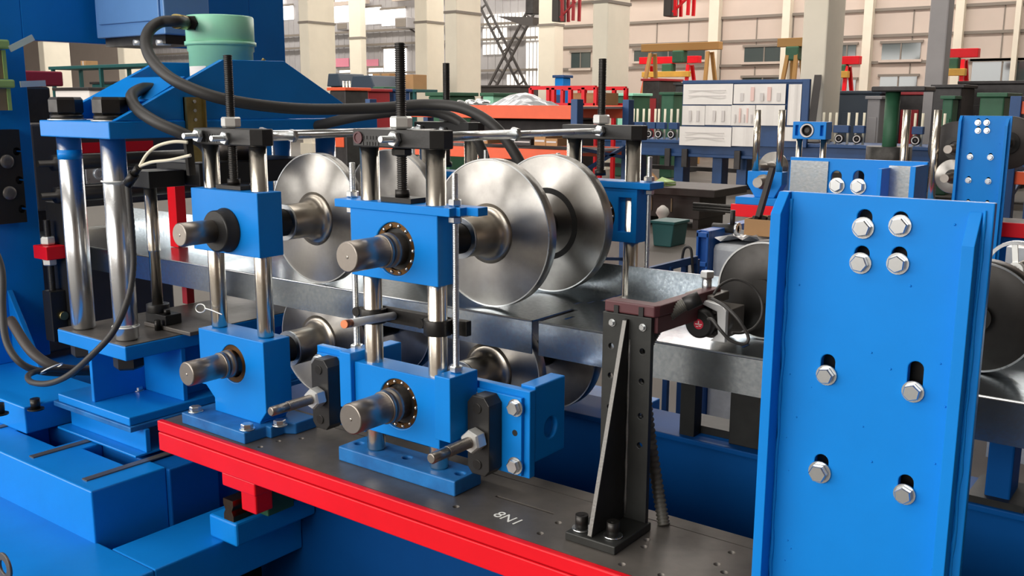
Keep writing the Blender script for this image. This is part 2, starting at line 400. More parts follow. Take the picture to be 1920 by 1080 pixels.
# ------------------------------------------------------------------ roll stands
def posts(t, xs, y, z0, z1, r=0.0215):
    for x in xs: MB().lathe([(0, r * .92), (0.004, r), (z1 - z0, r)], (x, y, z0), (0, 0, 1), 28).build('guide_post', 'chrome', t)
def screw(t, x, y, z0, z1, znut, r=0.0115, down=True):
    s = MB().thread((x, y, z0), (x, y, z1), r).build('adjusting_screw', 'blackm', t)
    MB().hexa((x, y, znut), (x, y, znut + 0.026), 0.024, 0.3).build('lock_nut', 'zincw', t)
    MB().cyl((x, y, z0 - 0.004), (x, y, z0 + 0.012), 0.016, 20).build('screw_foot', 'blackm', t)
def cap(t, x0, x1, y0, y1, z0, z1, name='cap_bar'):
    c = 0.022
    o = MB().prism([(x0, y0 + .004), (x0 + .004, y0), (x1 - c, y0), (x1, y0 + c * .9), (x1, y1 - c * .6), (x1 - c * .6, y1), (x0 + .01, y1), (x0, y1 - .01)], 'z', z0, z1).build(name, 'black', t, 0.003)
    return o
def capmark(t, parent, x, y, z):
    """raised cast lettering panel on the cap bar"""
    e = MB()
    for row in range(2):
        xx = x
        for k in range(7 - row):
            w = random.choice((0.006, 0.0075, 0.0045)); e.box(xx, xx + w, y - 0.0012, y + 0.001, z + 0.011 - 0.013 * row, z + 0.0185 - 0.013 * row); xx += w + 0.0035
    e.build('cast_lettering', 'black', parent)
def bearing(t, x, y, z, r, depth=0.02):
    MB().ring((x, y + 0.004, z), (x, y + depth, z), r * 0.985, r * 0.80).build('bearing_race', 'bronze', t)
    b = MB()
    for k in range(14):
        an = 2 * math.pi * k / 14
        c = Vector((x + math.cos(an) * r * 0.88, y + 0.004, z + math.sin(an) * r * 0.88))
        b.lathe([(-0.0045, .0006), (-0.003, .0035), (0, .0048), (0.003, .0035), (0.0045, .0006)], c, (0, 1, 0), 8)
    b.build('bearing_balls', 'ball', t)
    MB().ring((x, y + 0.012, z), (x, y + depth, z), r * 0.80, r * 0.3).build('bearing_shield', 'black', t)

# --- stand 2 (in front of the gap in the strip)
S2 = -1.464; P2 = (-1.562, -1.366); YP = 1.545
st = thing('roll_stand', 'blue roll stand with clamped top plate and two long zinc tie bolts', 'roll stand', (S2, YP, ZB), 'roll stands on the red bed')
MB().box(-1.644, -1.283, 1.50, 1.592, ZB, 0.80).build('base_plate', 'blue_worn', st, 0.003,
    cut=MB().cyl((-1.620, 1.545, 0.78), (-1.620, 1.545, 0.82), 0.011, 16).cyl((S2, 1.545, 0.78), (S2, 1.545, 0.82), 0.011, 16).cyl((-1.305, 1.545, 0.78), (-1.305, 1.545, 0.82), 0.011, 16))
posts(st, P2, YP, 0.80, 1.506)
MB().box(-1.594, -1.336, 1.512, 1.580, 0.857, 1.013).build('lower_bearing_block', 'blue', st, 0.002, cut=MB().cyl((S2 + .006, 1.50, 0.937), (S2 + .006, 1.54, 0.937), 0.058, 40))
MB().box(-1.594, -1.335, 1.512, 1.580, 1.217, 1.3685).build('upper_bearing_block', 'blue', st, 0.002, cut=MB().cyl((S2 + .004, 1.50, 1.287), (S2 + .004, 1.54, 1.287), 0.059, 40))
bearing(st, S2 + .006, 1.512, 0.937, 0.058); bearing(st, S2 + .004, 1.512, 1.287, 0.059)
MB().prism([(-1.640, 1.508), (-1.298, 1.508), (-1.298, 1.530), (-1.288, 1.530), (-1.288, 1.552), (-1.258, 1.552), (-1.258, 1.585), (-1.640, 1.585)], 'z', 1.3685, 1.3865).build('clamp_plate', 'blue', st, 0.0015)
MB().box(-1.508, -1.418, 1.522, 1.570, 1.3865, 1.398).build('slide_pad', 'blackm', st, 0.001)
cp = cap(st, -1.586, -1.335, 1.516, 1.578, 1.504, 1.543)
capmark(st, cp, -1.556, 1.516, 1.51)
MB().cyl((-1.565, 1.514, 1.524), (-1.565, 1.52, 1.524), 0.0125, 20).ring((-1.565, 1.512, 1.524), (-1.565, 1.516, 1.524), 0.0135, 0.010, 20).build('cap_socket', 'maroon', cp)
screw(st, S2, YP, 1.402, 1.724, 1.545, 0.0115)
MB().hexa((S2, YP, 1.487), (S2, YP, 1.503), 0.022).build('lower_lock_nut', 'blackm', st)
# end blocks and tie bolts
MB().box(-1.336, -1.2925, 1.498, 1.592, 0.885, 1.028).build('tie_block', 'blue', st, 0.002)
MB().box(-1.632, -1.5945, 1.500, 1.592, 0.90, 1.034).build('tie_block', 'blue', st, 0.002)
for (x, y, zt) in ((-1.622, 1.548, 1.466), (-1.314, 1.545, 1.456)):
    MB().thread((x, y, 1.03), (x, y, zt), 0.0075, 0.003, 10).build('tie_bolt', 'zinc', st)
    for z in (1.029, 1.388, 1.352):
        MB().hexa((x, y, z), (x, y, z + 0.014), 0.0145, 0.5).build('tie_nut', 'zinc', st)
# clamp bar between the posts with the electrode rod
MB().box(-1.60, -1.30, 1.563, 1.580, 1.105, 1.138).ring((-1.366, YP, 1.105), (-1.366, YP, 1.138), 0.031, 0.0218).ring((-1.562, YP, 1.105), (-1.562, YP, 1.138), 0.031, 0.0218).build('post_clamp_bar', 'blackm', st, 0.001)
for x in (-1.615, -1.415): inst(SOCK, 'clamp_screw', st, (x, 1.558, 1.122), TOFRONT)
er = thing('electrode_rod', 'short white metal rod with copper tip held between the stand posts', 'rod', (S2, 1.5, 1.11))
a = on(645, 608, y=1.36); b = on(738, 592, y=1.56)
MB().cyl(a + (b - a) * 0.12, b, 0.0092, 16).build('rod', 'alu', er)
MB().cyl(a, a + (b - a) * 0.12, 0.0088, 16).build('tip', 'copper', er)

def guide_bracket(x0, name, label):
    """side guide adjuster: blue angle bracket, black jaw block, bolts and a threaded spindle"""
    t = thing(name, label, 'bracket', (x0 + .08, 1.60, 0.8), 'guide brackets beside the stand')
    MB().box(x0, x0 + 0.165, 1.600, 1.620, 0.805, 1.000).build('face_plate', 'blue', t, 0.002)
    MB().box(x0 + 0.01, x0 + 0.150, 1.590, 1.600, 0.810, 0.985).build('wear_plate', 'blue', t, 0.0015)
    MB().box(x0 + 0.125, x0 + 0.164, 1.6205, 1.735, 0.835, 1.006).build('side_arm', 'blue', t, 0.003,
        cut=MB().cyl((x0 + .15, 1.68, 0.90), (x0 + .18, 1.68, 0.90), 0.024, 24))
    xc = x0 + 0.068
    MB().prism([(xc - .030, .822), (xc - .018, .808), (xc + .018, .808), (xc + .030, .822), (xc + .030, .968), (xc + .016, .985), (xc - .016, .985), (xc - .030, .968)], 'y', 1.545, 1.590).build('jaw_block', 'black', t, 0.002)
    for z in (0.832, 0.958): inst(SOCK, 'socket_screw', t, (xc - .002, 1.5465, z), TOFRONT).scale = (1, 1, 0.25)
    for (dx, z) in ((0.018, 0.962), (0.135, 0.962), (0.135, 0.832)): inst(BOLT_T, 'bolt', t, (x0 + dx, 1.590, z), TOFRONT)
    MB().cyl((x0 + .133, 1.5895, .905), (x0 + .133, 1.5905, .905), 0.007, 16).build('pin_hole', 'hole', t)
    MB().hexa((xc + .002, 1.512, 0.892), (xc + .002, 1.545, 0.892), 0.026, 0.3).build('spindle_nut', 'zincw', t)
    MB().thread((xc + .002, 1.44, 0.892), (xc + .002, 1.512, 0.892), 0.0125, 0.004).lathe([(0, 0.009), (.003, .0115), (.05, .0115)], (xc + .002, 1.39, .892), (0, 1, 0), 18).build('spindle', 'shaft', t)
    return t
guide_bracket(-1.322, 'guide_bracket', 'blue guide bracket with black jaw and spindle beside the black pedestal')
guide_bracket(-1.820, 'guide_bracket', 'blue guide bracket with black jaw and spindle between the two stands')

# --- stand 1
S1 = -2.040; P1 = (-2.138, -1.948)
st1 = thing('roll_stand', 'blue roll stand with black shaft nut and bolted foot beside the press', 'roll stand', (S1, YP, ZB), 'roll stands on the red bed')
MB().prism([(-2.172, 1.435), (-1.907, 1.432), (-1.907, 1.50), (-1.89, 1.50), (-1.89, 1.545), (-1.865, 1.56), (-1.865, 1.63), (-2.172, 1.63)], 'z', ZB, 0.795).build('base_plate', 'blue_worn', st1, 0.003)
MB().prism([(-2.17, 1.012), (-1.905, 1.012), (-1.905, 0.83), (-1.93, 0.80), (-1.93, 0.795), (-2.115, 0.795), (-2.115, 0.83), (-2.15, 0.86), (-2.17, 0.86)], 'y', 1.500, 1.585).build('lower_bearing_block', 'blue', st1, 0.002,
    cut=MB().cyl((S1 + .01, 1.48, 0.937), (S1 + .01, 1.53, 0.937), 0.050, 40))
MB().box(-2.168, -1.902, 1.500, 1.575, 1.224, 1.383).build('upper_bearing_block', 'blue', st1, 0.002)
posts(st1, P1, YP, 1.013, 1.500)
MB().box(-2.09, -1.99, 1.52, 1.57, 1.3835, 1.394).build('slide_pad', 'blackm', st1, 0.001)
cp1 = cap(st1, -2.165, -1.915, 1.514, 1.578, 1.494, 1.535)
capmark(st1, cp1, -2.12, 1.514, 1.502)
screw(st1, S1 - .008, YP, 1.397, 1.714, 1.537, 0.0115)
for (x, y) in ((-2.148, 1.462), (-1.925, 1.455), (-1.885, 1.525)): inst(BOLT_T, 'foot_bolt', st1, (x, y, 0.795))
MB().ring((S1 + .01, 1.502, .937), (S1 + .01, 1.52, .937), 0.049, 0.036).build('bearing_race', 'bronze', st1)
wt = thing('wire_twist', 'thin silver wire twisted around the left post of the bolted foot stand', 'wire', (-2.138, 1.52, 1.05))
pts = []
for k in range(11):
    an = k / 10 * 2 * math.pi; q = on(376 + 9 * math.cos(an), 578 + 8 * math.sin(an), y=1.51); pts.append(q)
pts += [on(392, 580, y=1.512), on(405, 585, y=1.514), on(417, 590, y=1.516)]
MB().tube(pts, 0.0016, 6, 3).build('wire', 'zincw', wt)

# --- back halves of the stands
def back_frame(cx, px2, label, name='rear_roll_stand'):
    y = 2.370
    t = thing(name, label, 'roll stand', (cx, y, 0.72), 'rear roll stands behind the strip')
    posts(t, px2, y, 0.72, 1.505)
    for z0 in (1.217, 0.857):
        MB().box(cx - .13, cx + .13, y - .030, y + .04, z0, z0 + .1515).build('bearing_block', 'blue', t, 0.002,
            cut=MB().cyl((cx, y - .05, z0 + .07), (cx, y - .01, z0 + .07), 0.060, 36).box(cx + .072, cx + .112, y - .05, y - .018, z0 + .03, z0 + .125))
        bearing(t, cx, y - .030, z0 + .07, 0.060)
    MB().box(cx - .17, cx + .175, y - .04, y + .04, 1.3685, 1.3865).build('clamp_plate', 'blue', t, 0.0015)
    cap(t, cx - .122, cx + .130, y - .032, y + .032, 1.500, 1.54)
    screw(t, cx - .008, y, 1.402, 1.722, 1.542)
    for dx in (-.155, .150):
        MB().thread((cx + dx, y, 0.90), (cx + dx, y, 1.456), 0.0075, 0.003, 10).build('tie_bolt', 'zinc', t)
        for z in (1.388, 1.352): MB().hexa((cx + dx, y, z), (cx + dx, y, z + .014), .0145).build('tie_nut', 'zinc', t)
    MB().box(cx - .18, cx + .18, y - .05, y + .05, 0.72, 0.76).build('base_plate', 'blue', t, 0.003)
    return t
back_frame(S2, P2, 'rear blue roll stand behind the large ringed disc')
back_frame(S1, P1, 'rear blue roll stand partly hidden behind the hose and discs')

# --- shafts with forming discs
def disc_prof(R, th, hub, hubl):
    return [(0, hub), (hubl * .55, hub), (hubl * .72, hub * 1.08), (hubl * .86, hub * 1.25), (hubl * .96, hub * 1.55), (hubl, hub * 1.95),
            (hubl + .001, R - .006), (hubl + .004, R), (hubl + th, R), (hubl + th + .002, R - .004), (hubl + th + .003, hub * .9)]
def shaft(name, label, cx, z, yend, rend, ynear, R, yfar, nut=None, ring=False, thn=.030):
    t = thing(name, label, 'roll shaft', (cx, yend, z), 'shafts carrying forming discs')
    MB().lathe([(0, rend - .003), (.003, rend), (.100, rend)], (cx, yend, z), (0, 1, 0), 32).build('shaft_end', 'shaft', t)
    MB().lathe([(0, .0022), (.001, .004)], (cx + .002, yend - .001, z), (0, 1, 0), 10).build('centre_mark', 'ball', t)
    MB().lathe([(0, rend * 1.05), (.002, rend * 1.10), (.012, rend * 1.10), (.013, rend * 1.04), (.018, rend * 1.04), (.019, rend * 1.16), (.036, rend * 1.16), (.037, rend * 1.1), (.06, rend * 1.1)], (cx, yend + .098, z), (0, 1, 0), 36).build('shaft_sleeve', 'shaft', t)
    if nut:
        MB().lathe([(0, nut - .004), (.004, nut), (.030, nut), (.032, nut + .004), (.036, nut + .004)], (cx + .012, 1.464, z), (0, 1, 0), 36).build('shaft_nut', 'black', t)
    MB().cyl((cx, yend + .16, z), (cx, 2.45, z), .036, 28).build('shaft_body', 'blackm', t)
    yh = ynear - .105
    d = MB().lathe([(0, .05), (.001, R - .005), (.004, R), (thn, R), (thn + .002, R - .004), (thn + .003, .04)], (cx, ynear, z), (0, 1, 0), 96).build('forming_disc', 'steel', t)
    MB().lathe([(0, .0455), (.003, .0475), (.074, .0475), (.084, .0485), (.092, .0515), (.098, .0565), (.1022, .064), (.1048, .074)], (cx, yh, z), (0, 1, 0), 48).build('hub', 'hub', d)
    MB().ring((cx, yh - .004, z), (cx, yh + .003, z), .0485, .037, 40).build('hub_ring', 'zinc', d)
    MB().ring((cx, ynear + .0005, z), (cx, ynear + .003, z), R - .0005, R - .0035, 96).build('chamfer', 'zinc', d)
    d2 = MB().lathe([(0, .036), (.001, R - .005), (.004, R), (.036, R), (.04, R - .004), (.041, .04)], (cx, yfar, z), (0, 1, 0), 72).build('forming_disc', 'steel', t)
    MB().lathe([(0, .033), (.0, .034), (yfar - ynear - thn, .034)], (cx, ynear + thn, z), (0, 1, 0), 28).build('spacer_sleeve', 'chrome', t)
    MB().ring((cx, yfar + .0005, z), (cx, yfar + .003, z), R - .0005, R - .0035, 96).build('chamfer', 'zinc', d2)
    if ring: MB().ring((cx, yfar - .0015, z), (cx, yfar + .002, z), R * .525, R * .445, 64).build('groove_ring', 'black', d2)
    return t
shaft('upper_roll_shaft', 'upper steel shaft and large ringed discs of the clamped stand', S2, 1.286, 1.375, .033, 1.845, .182, 2.095, ring=True)
shaft('lower_roll_shaft', 'lower steel shaft and discs under the strip in the clamped stand', S2, .937, 1.372, .034, 1.845, .158, 2.095)
shaft('upper_roll_shaft', 'upper steel shaft and discs of the stand with black shaft nut', S1, 1.284, 1.372, .029, 1.80, .180, 2.095, nut=.052)
shaft('lower_roll_shaft', 'lower steel shaft and discs under the strip in the bolted foot stand', S1, .937, 1.368, .031, 1.80, .158, 2.095)

# --- tie rods from the front caps to the rear caps
def tie_rod(x, z, y0, label, ycoup, x2=None):
    x2 = x if x2 is None else x2
    t = thing('tie_rod', label, 'tie rod', (x, y0, z), 'tie rods between the caps')
    MB().thread((x, y0, z), (x, y0 + .035, z), 0.0075, .003, 12).build('stud', 'zinc', t)
    MB().hexa((x, y0 + .035, z), (x, y0 + .048, z), 0.017, .2).build('nut', 'zinc', t)
    MB().cyl((x, 1.578, z), (x2, 2.335, z), 0.0085, 18).build('rod', 'zinc', t)
    MB().cyl((x, 1.578, z), (x2, ycoup, z), 0.0115, 18).build('coupling_sleeve', 'zinc', t)
    MB().hexa((x2, ycoup, z), (x2, ycoup + .014, z), 0.018, .2).build('coupling_nut', 'zinc', t)
    MB().hexa((x2, 2.322, z), (x2, 2.336, z), 0.016, .2).build('end_nut', 'zinc', t)
    return t
tie_rod(-1.452, 1.524, 1.468, 'zinc tie rod running from the clamped stand cap rearwards', 1.93)
tie_rod(-2.128, 1.516, 1.460, 'zinc tie rod through the post side of the other cap', 1.70)
tie_rod(-2.030, 1.512, 1.470, 'zinc tie rod with coupling beside the twin stud on the cap', 1.72)

# ------------------------------------------------------------------ pedestal, encoder, conduit
pd = thing('sensor_pedestal', 'black steel plate pedestal with welded gusset bolted to the bed', 'pedestal', (-.92, 1.54, ZB))
MB().box(-.978, -.866, 1.472, 1.612, ZB, .782).build('base_plate', 'mill', pd, 0.002)
hc = MB()
for (dx, z) in ((.018, 1.13), (.088, 1.13), (.018, 1.07), (.088, 1.07), (.018, 1.005), (.088, 1.0), (.018, .94), (.088, .94), (.018, .88)):
    hc.cyl((-.979 + dx, 1.58, z), (-.979 + dx, 1.63, z), .006, 12)
MB().box(-.981, -.873, 1.600, 1.612, .782, 1.198).build('upright_plate', 'mill', pd, 0.001, cut=hc)
MB().prism([(1.480, .782), (1.600, .782), (1.600, 1.19), (1.592, 1.19)], 'x', -.930, -.922).build('gusset', 'mill', pd, 0.001)
MB().bar((-.926, 1.4795, .785), (-.926, 1.591, 1.188), .0085, .003).build('ground_edge', 'weld', pd)
MB().tube([(-.919, 1.600, z) for z in (.79, .86, .93, 1.0, 1.08, 1.15)], .003, 6, 2, rfun=lambda i: .7 + .5 * (i % 2)).build('weld_seam', 'weld', pd)
for (x, y) in ((-.958, 1.50), (-.893, 1.51)):
    MB().cyl((x, y, .782), (x, y, .786), .019, 20).build('washer', 'zinc', pd)
    inst(SOCK, 'socket_bolt', pd, (x, y, .786)).scale = (1.15, 1.15, 1.5)
for dx in (.020, .088): inst(BOLT_S, 'plate_bolt', pd, (-.979 + dx, 1.600, 1.178), TOFRONT).scale = (.6, .6, .6)

en = thing('length_encoder', 'length measuring encoder with round black cap on maroon casting', 'encoder', (-.88, 1.75, 1.10))
MB().prism([(-.978, 1.600), (-.868, 1.600), (-.862, 1.612), (-.852, 1.86), (-.880, 1.86), (-.888, 1.635), (-.978, 1.635)], 'z', 1.199, 1.222).build('cast_arm', 'maroon', en, 0.003)
MB().prism([(-.889, 1.6125), (-.866, 1.6125), (-.853, 1.858), (-.871, 1.858)], 'z', 1.166, 1.1985).build('arm_web', 'maroon', en, 0.002)
MB().box(-.955, -.945, 1.597, 1.60, 1.199, 1.214).build('arm_slot', 'hole', en); MB().box(-.90, -.89, 1.597, 1.60, 1.199, 1.217).build('arm_slot', 'hole', en)
ec = on(1313, 606, y=1.775)
def eb(px0, px1, py0, py1, y0, y1, name, m, bev=.002):
    a = on(px0, py0, y=y0); b = on(px1, py1, y=y0)
    return MB().box(a.x, b.x, y0, y1, b.z, a.z).build(name, m, en, bev)
eb(1284, 1338, 548, 572, 1.80, 1.875, 'clamp_block', 'dsteel')
eb(1318, 1368, 574, 632, 1.83, 1.90, 'gear_block', 'dsteel')
p = on(1325, 540, y=1.84)
MB().cyl((p.x, p.y, p.z - .012), (p.x, p.y, p.z + .022), .010, 18).hexa((p.x, p.y, p.z + .022), (p.x, p.y, p.z + .036), .0155, .4).build('clamp_bolt', 'zinc', en)
MB().cyl((ec.x + .010, 1.800, ec.z + .004), (ec.x + .010, 1.83, ec.z + .004), .038, 36).build('encoder_body', 'dsteel', en)
MB().prism([(ec.x + .018, ec.z - .036), (ec.x + .050, ec.z - .036), (ec.x + .050, ec.z + .030), (ec.x + .042, ec.z + .040), (ec.x + .004, ec.z + .046), (ec.x - .006, ec.z + .038), (ec.x + .030, ec.z + .026), (ec.x + .034, ec.z - .02)], 'y', 1.786, 1.7995).build('encoder_flange', 'alu', en, .0015)
cap_ = MB().lathe([(0, .026), (.003, .030), (.040, .031)], (ec.x, 1.765, ec.z), (0, 1, 0), 36).build('encoder_cap', 'black', en)
lg = MB().cyl((ec.x + .0012, 1.7644, ec.z), (ec.x + .0012, 1.7655, ec.z), .0105, 28).build('emblem', 'logo_red', cap_)
cx, cz, yl = ec.x + .0012, ec.z, 1.7638
MB().box(cx - .0075, cx + .0075, yl, yl + .0006, cz - .0008, cz + .0008).box(cx - .0010, cx + .0010, yl, yl + .0006, cz, cz + .007).box(cx + .0005, cx + .0055, yl, yl + .0006, cz - .0042, cz - .0028).box(cx - .005, cx - .001, yl, yl + .0006, cz - .0058, cz - .0044).build('emblem_mark', 'white', cap_)
for (px, py) in ((1343, 583), (1342, 624)):
    q = on(px, py, y=1.795); inst(SOCK, 'flange_screw', en, (q.x, 1.795, q.z), TOFRONT).scale = (.5, .5, .4)
wy = 1.92; wq = on(1402, 566, y=wy)
MB().cyl((wq.x - .05, wy, 1.135), (wq.x - .05, wy + .02, 1.135), .034, 40).build('measuring_wheel', 'dsteel', en)
MB().cyl((wq.x - .05, 1.88, 1.135), (wq.x - .05, wy + .025, 1.135), .012, 16).build('wheel_axle', 'shaft', en)
MB().tube([dp(1338, 552, 1.90), dp(1352, 534, 1.92), dp(1378, 524, 1.93), dp(1408, 535, 1.93), dp(1427, 562, 1.93), dp(1428, 592, 1.92), dp(1414, 614, 1.91), dp(1392, 624, 1.90), dp(1372, 624, 1.89)], .0028, 8).build('cable_loop', 'rubber', en)
cb = MB().tube([dp(1335, 560, 1.86), dp(1360, 575, 1.82), dp(1385, 600, 1.80), dp(1403, 632, 1.80), dp(1395, 645, 1.80), dp(1370, 638, 1.80), dp(1350, 618, 1.80), dp(1336, 600, 1.81), dp(1328, 598, 1.83)], .0032, 8).build('encoder_cable', 'rubber', en)

cd = thing('corrugated_conduit', 'grey corrugated conduit rising beside the black pedestal to the encoder', 'conduit', tuple(on(1245, 985, z=ZB)))
cpts = [on(1245, 985, z=ZB), dp(1234, 920, 1.97), dp(1220, 830, 1.955), dp(1210, 745, 1.94), dp(1206, 690, 1.93), dp(1213, 650, 1.92), dp(1232, 615, 1.91), dp(1258, 588, 1.90), dp(1285, 570, 1.89), dp(1306, 560, 1.885)]
MB().tube(cpts, .0128, 12, 26, rfun=lambda i: 1.0 if i % 3 else .80).build('conduit', 'conduit', cd)
MB().ring(dp(1206, 700, 1.93) , dp(1206, 706, 1.93), .0135, .011, 20).build('cable_tie', 'white', cd)
MB().cyl(dp(1284, 571, 1.888), dp(1312, 558, 1.884), .0145, 18).build('end_gland', 'black', cd)

# ------------------------------------------------------------------ side plates of the hold-down roll unit
def slot_cut(b, x, z, y0, y1, w=.0105, up=.020):
    b.cyl((x, y0, z), (x, y1, z), w, 18); b.cyl((x, y0, z + up), (x, y1, z + up), w, 18); b.box(x - w, x + w, y0, y1, z, z + up)
def side_plate(y, xL, xR, zb, zt, bolts, label, name='roll_unit_side_plate', grp=None, mat_='blue', low=()):
    t = thing(name, label, 'side plate', ((xL + xR) / 2, y, zb), grp)
    c = MB()
    for (x, z, up) in bolts: slot_cut(c, x, z, y - .03, y + .05, .0105, up)
    MB().box(xL + .012, xR - .006, y, y + .014, zb, zt).build('web_plate', mat_, t, .0015, cut=c)
    MB().box(xL + .05, xR - .05, y + .04, y + .05, zt - .55, zt - .015).build('backing_plate', 'blackm', t)
    MB().prism([(y - .035, zb), (y + .014, zb), (y + .014, zt), (y - .006, zt), (y - .035, zt - .030)], 'x', xL - .004, xL + .0115).build('flange', mat_, t, .001)
    MB().prism([(y - .030, zb), (y - .0005, zb), (y - .0005, zt - .012), (y - .006, zt - .02), (y - .030, zt - .055)], 'x', xR - .036, xR - .020).build('flange', mat_, t, .001)
    rr = random.Random(int(y * 100))
    for xs in (xL + .0135, xR - .017):
        MB().tube([(xs + rr.uniform(-.001, .001), y - .001, zb + .01 + k * (zt - zb - .02) / 40) for k in range(41)], .0028, 6, 1, rfun=lambda i: .55 + .75 * rr.random()).build('weld_seam', mat_, t)
    sp = MB()
    for k in range(34):
        X = rr.choice((rr.uniform(xL + .02, xL + .05), rr.uniform(xL + .02, xR - .04), rr.uniform(xR - .06, xR - .038))); Z = rr.uniform(zb + .1, zt - .02); s_ = rr.uniform(.0008, .002)
        sp.lathe([(0, s_), (s_ * .6, s_ * .75), (s_, s_ * .2)], (X, y, Z), (0, -1, 0), 6)
    sp.build('weld_spatter', mat_, t)['kind'] = 'stuff'
    for (x, z, up) in bolts:
        o = inst(BOLT if rr.random() < .5 else BOLT_T, 'bolt', t, (x + rr.uniform(-.001, .001), y - .0005, z - .003), (math.radians(90), rr.uniform(0, 1), 0))
        o.scale = (.88, .88, 1)
    return t
def pb(a, y, up):
    q = on(*a, y=y); return (q.x, q.z, up)
YS = 1.39
bl = [pb((1620, 423), YS, .0125), pb((1688, 419), YS, .006), pb((1615, 489), YS, .011), pb((1685, 490), YS, .010), pb((1551, 699), YS, .0175), pb((1714, 730), YS, .030), pb((1539, 881), YS, .014), pb((1697, 922), YS, .015)]
side_plate(YS, -.545, -.252, .60, 1.473, bl, 'large bright blue side plate with slotted holes and eight bolts in front of the strip')

ba = thing('roll_unit_rear_plate', 'blue rear side plate with bare galvanised sheets and two slotted bolts', 'side plate', (-.72, 2.40, .72))
q1 = on(1482, 293, y=2.40); q2 = on(1740, 305, y=2.40)
hcut = MB()
for a in ((1568, 330), (1610, 330)):
    q = on(*a, y=2.40); slot_cut(hcut, q.x, q.z - .015, 2.35, 2.45, .013, .015)
MB().box(q1.x, q2.x, 2.40, 2.412, .72, 1.468).build('web_plate', 'blue', ba, .002, cut=hcut)
a = on(1483, 300, y=2.398); b = on(1550, 372, y=2.398)
MB().box(a.x + .002, b.x, 2.394, 2.3995, b.z - .12, a.z).build('zinc_sheet', 'galv', ba)
a = on(1668, 310, y=2.398); b = on(1725, 372, y=2.398)
MB().box(a.x, b.x, 2.394, 2.3995, b.z - .12, a.z).build('zinc_sheet', 'galv', ba)
MB().box(on(1652, 330, y=2.36).x, on(1660, 330, y=2.36).x, 2.33, 2.3995, 1.25, 1.452).build('rib', 'blue', ba, .001)
MB().box(q2.x - .012, q2.x, 2.30, 2.40, .72, 1.462).build('flange', 'blue', ba, .001)
for a in ((1568, 348), (1608, 350)):
    q = on(*a, y=2.393); o = inst(BOLT, 'bolt', ba, (q.x, 2.3995, q.z), TOFRONT); o.scale = (1.1, 1.1, 1.2)

def hold_roll(x, y0, R, label):
    z = ZW + R + .001
    t = thing('hold_down_roll', label, 'roll', (x, y0, z - R), 'hold down rolls on the strip')
    MB().lathe([(0, .03), (.0005, R - .005), (.004, R), (.05, R), (.054, R - .004), (.055, .03)], (x, y0, z), (0, 1, 0), 64).build('roll', 'blackm', t)
    MB().ring((x, y0 - .001, z), (x, y0 + .003, z), R - .0005, R - .004, 64).build('rim', 'zinc', t)
    MB().cyl((x, y0 + .05, z), (x, 2.39, z), .022, 24).build('axle', 'shaft', t)
    MB().cyl((x, y0 - .012, z), (x, y0 - .001, z), .026, 28).build('hub', 'blackm', t)
    return t
hold_roll(on(1432, 540, y=1.95).x, 1.95, .106, 'dark hold down roll on the strip beside the encoder')
hold_roll(on(1832, 600, y=1.95).x, 1.95, .106, 'dark hold down roll behind the far edge of the large plate')
hw = thing('handwheel', 'chrome spoked handwheel wrapped in clear plastic behind the large plate', 'handwheel', tuple(on(1905, 600, y=2.45)))
hq = on(1905, 505, y=2.45)
MB().ring(hq - Vector((0, .008, 0)), hq + Vector((0, .008, 0)), .066, .058, 36).build('rim', 'hardchrome', hw)
for an in (1.7, 3.8, 5.9): MB().bar(hq, hq + Vector((math.cos(an) * .06, 0, math.sin(an) * .06)), .012, .008).build('spoke', 'zincw', hw)
MB().ring(hq - Vector((0, .014, 0)), hq + Vector((0, .012, 0)), .017, .010, 20).build('hub', 'zincw', hw)
MB().cyl(hq + Vector((0, .012, 0)), hq + Vector((0, .2, 0)), .009, 14).build('spindle', 'shaft', hw)
MB().box(hq.x - .05, hq.x + .06, 2.60, 2.72, .72, hq.z + .03).build('spindle_post', 'plastic_wrap', hw)

# lower roll supports seen below the strip
sb = thing('strip_support', 'dark steel support bracket under the strip behind the pedestal', 'bracket', (-.9, 2.0, .5))
a = on(1335, 712, y=2.05); b = on(1420, 830, y=2.05)
MB().box(a.x, b.x, 2.16, 2.19, .77, ZW - .02).build('plate', 'mill', sb, .002)
MB().box(a.x - .15, a.x - .05, 2.12, 2.20, a.z - .01, a.z + .035).build('bearing_cap', 'blue_deep', sb, .006)
MB().box(a.x - .13, a.x - .09, 2.15, 2.19, .77, a.z - .01).build('leg', 'mill', sb)
MB().box(a.x - .15, a.x + .05, 2.19, 2.28, .77, .79).build('foot', 'mill', sb)
sb2 = thing('strip_support', 'dark blue support bracket under the strip beyond the large plate edge', 'bracket', (-.1, 2.0, .5))
a = on(1845, 848, y=2.0)
MB().box(a.x - .02, a.x + .03, 2.16, 2.25, .77, a.z).build('block', 'blue_deep', sb2, .004)
MB().box(a.x - .05, a.x + .06, 2.14, 2.28, .77, .785).build('foot', 'mill', sb2)

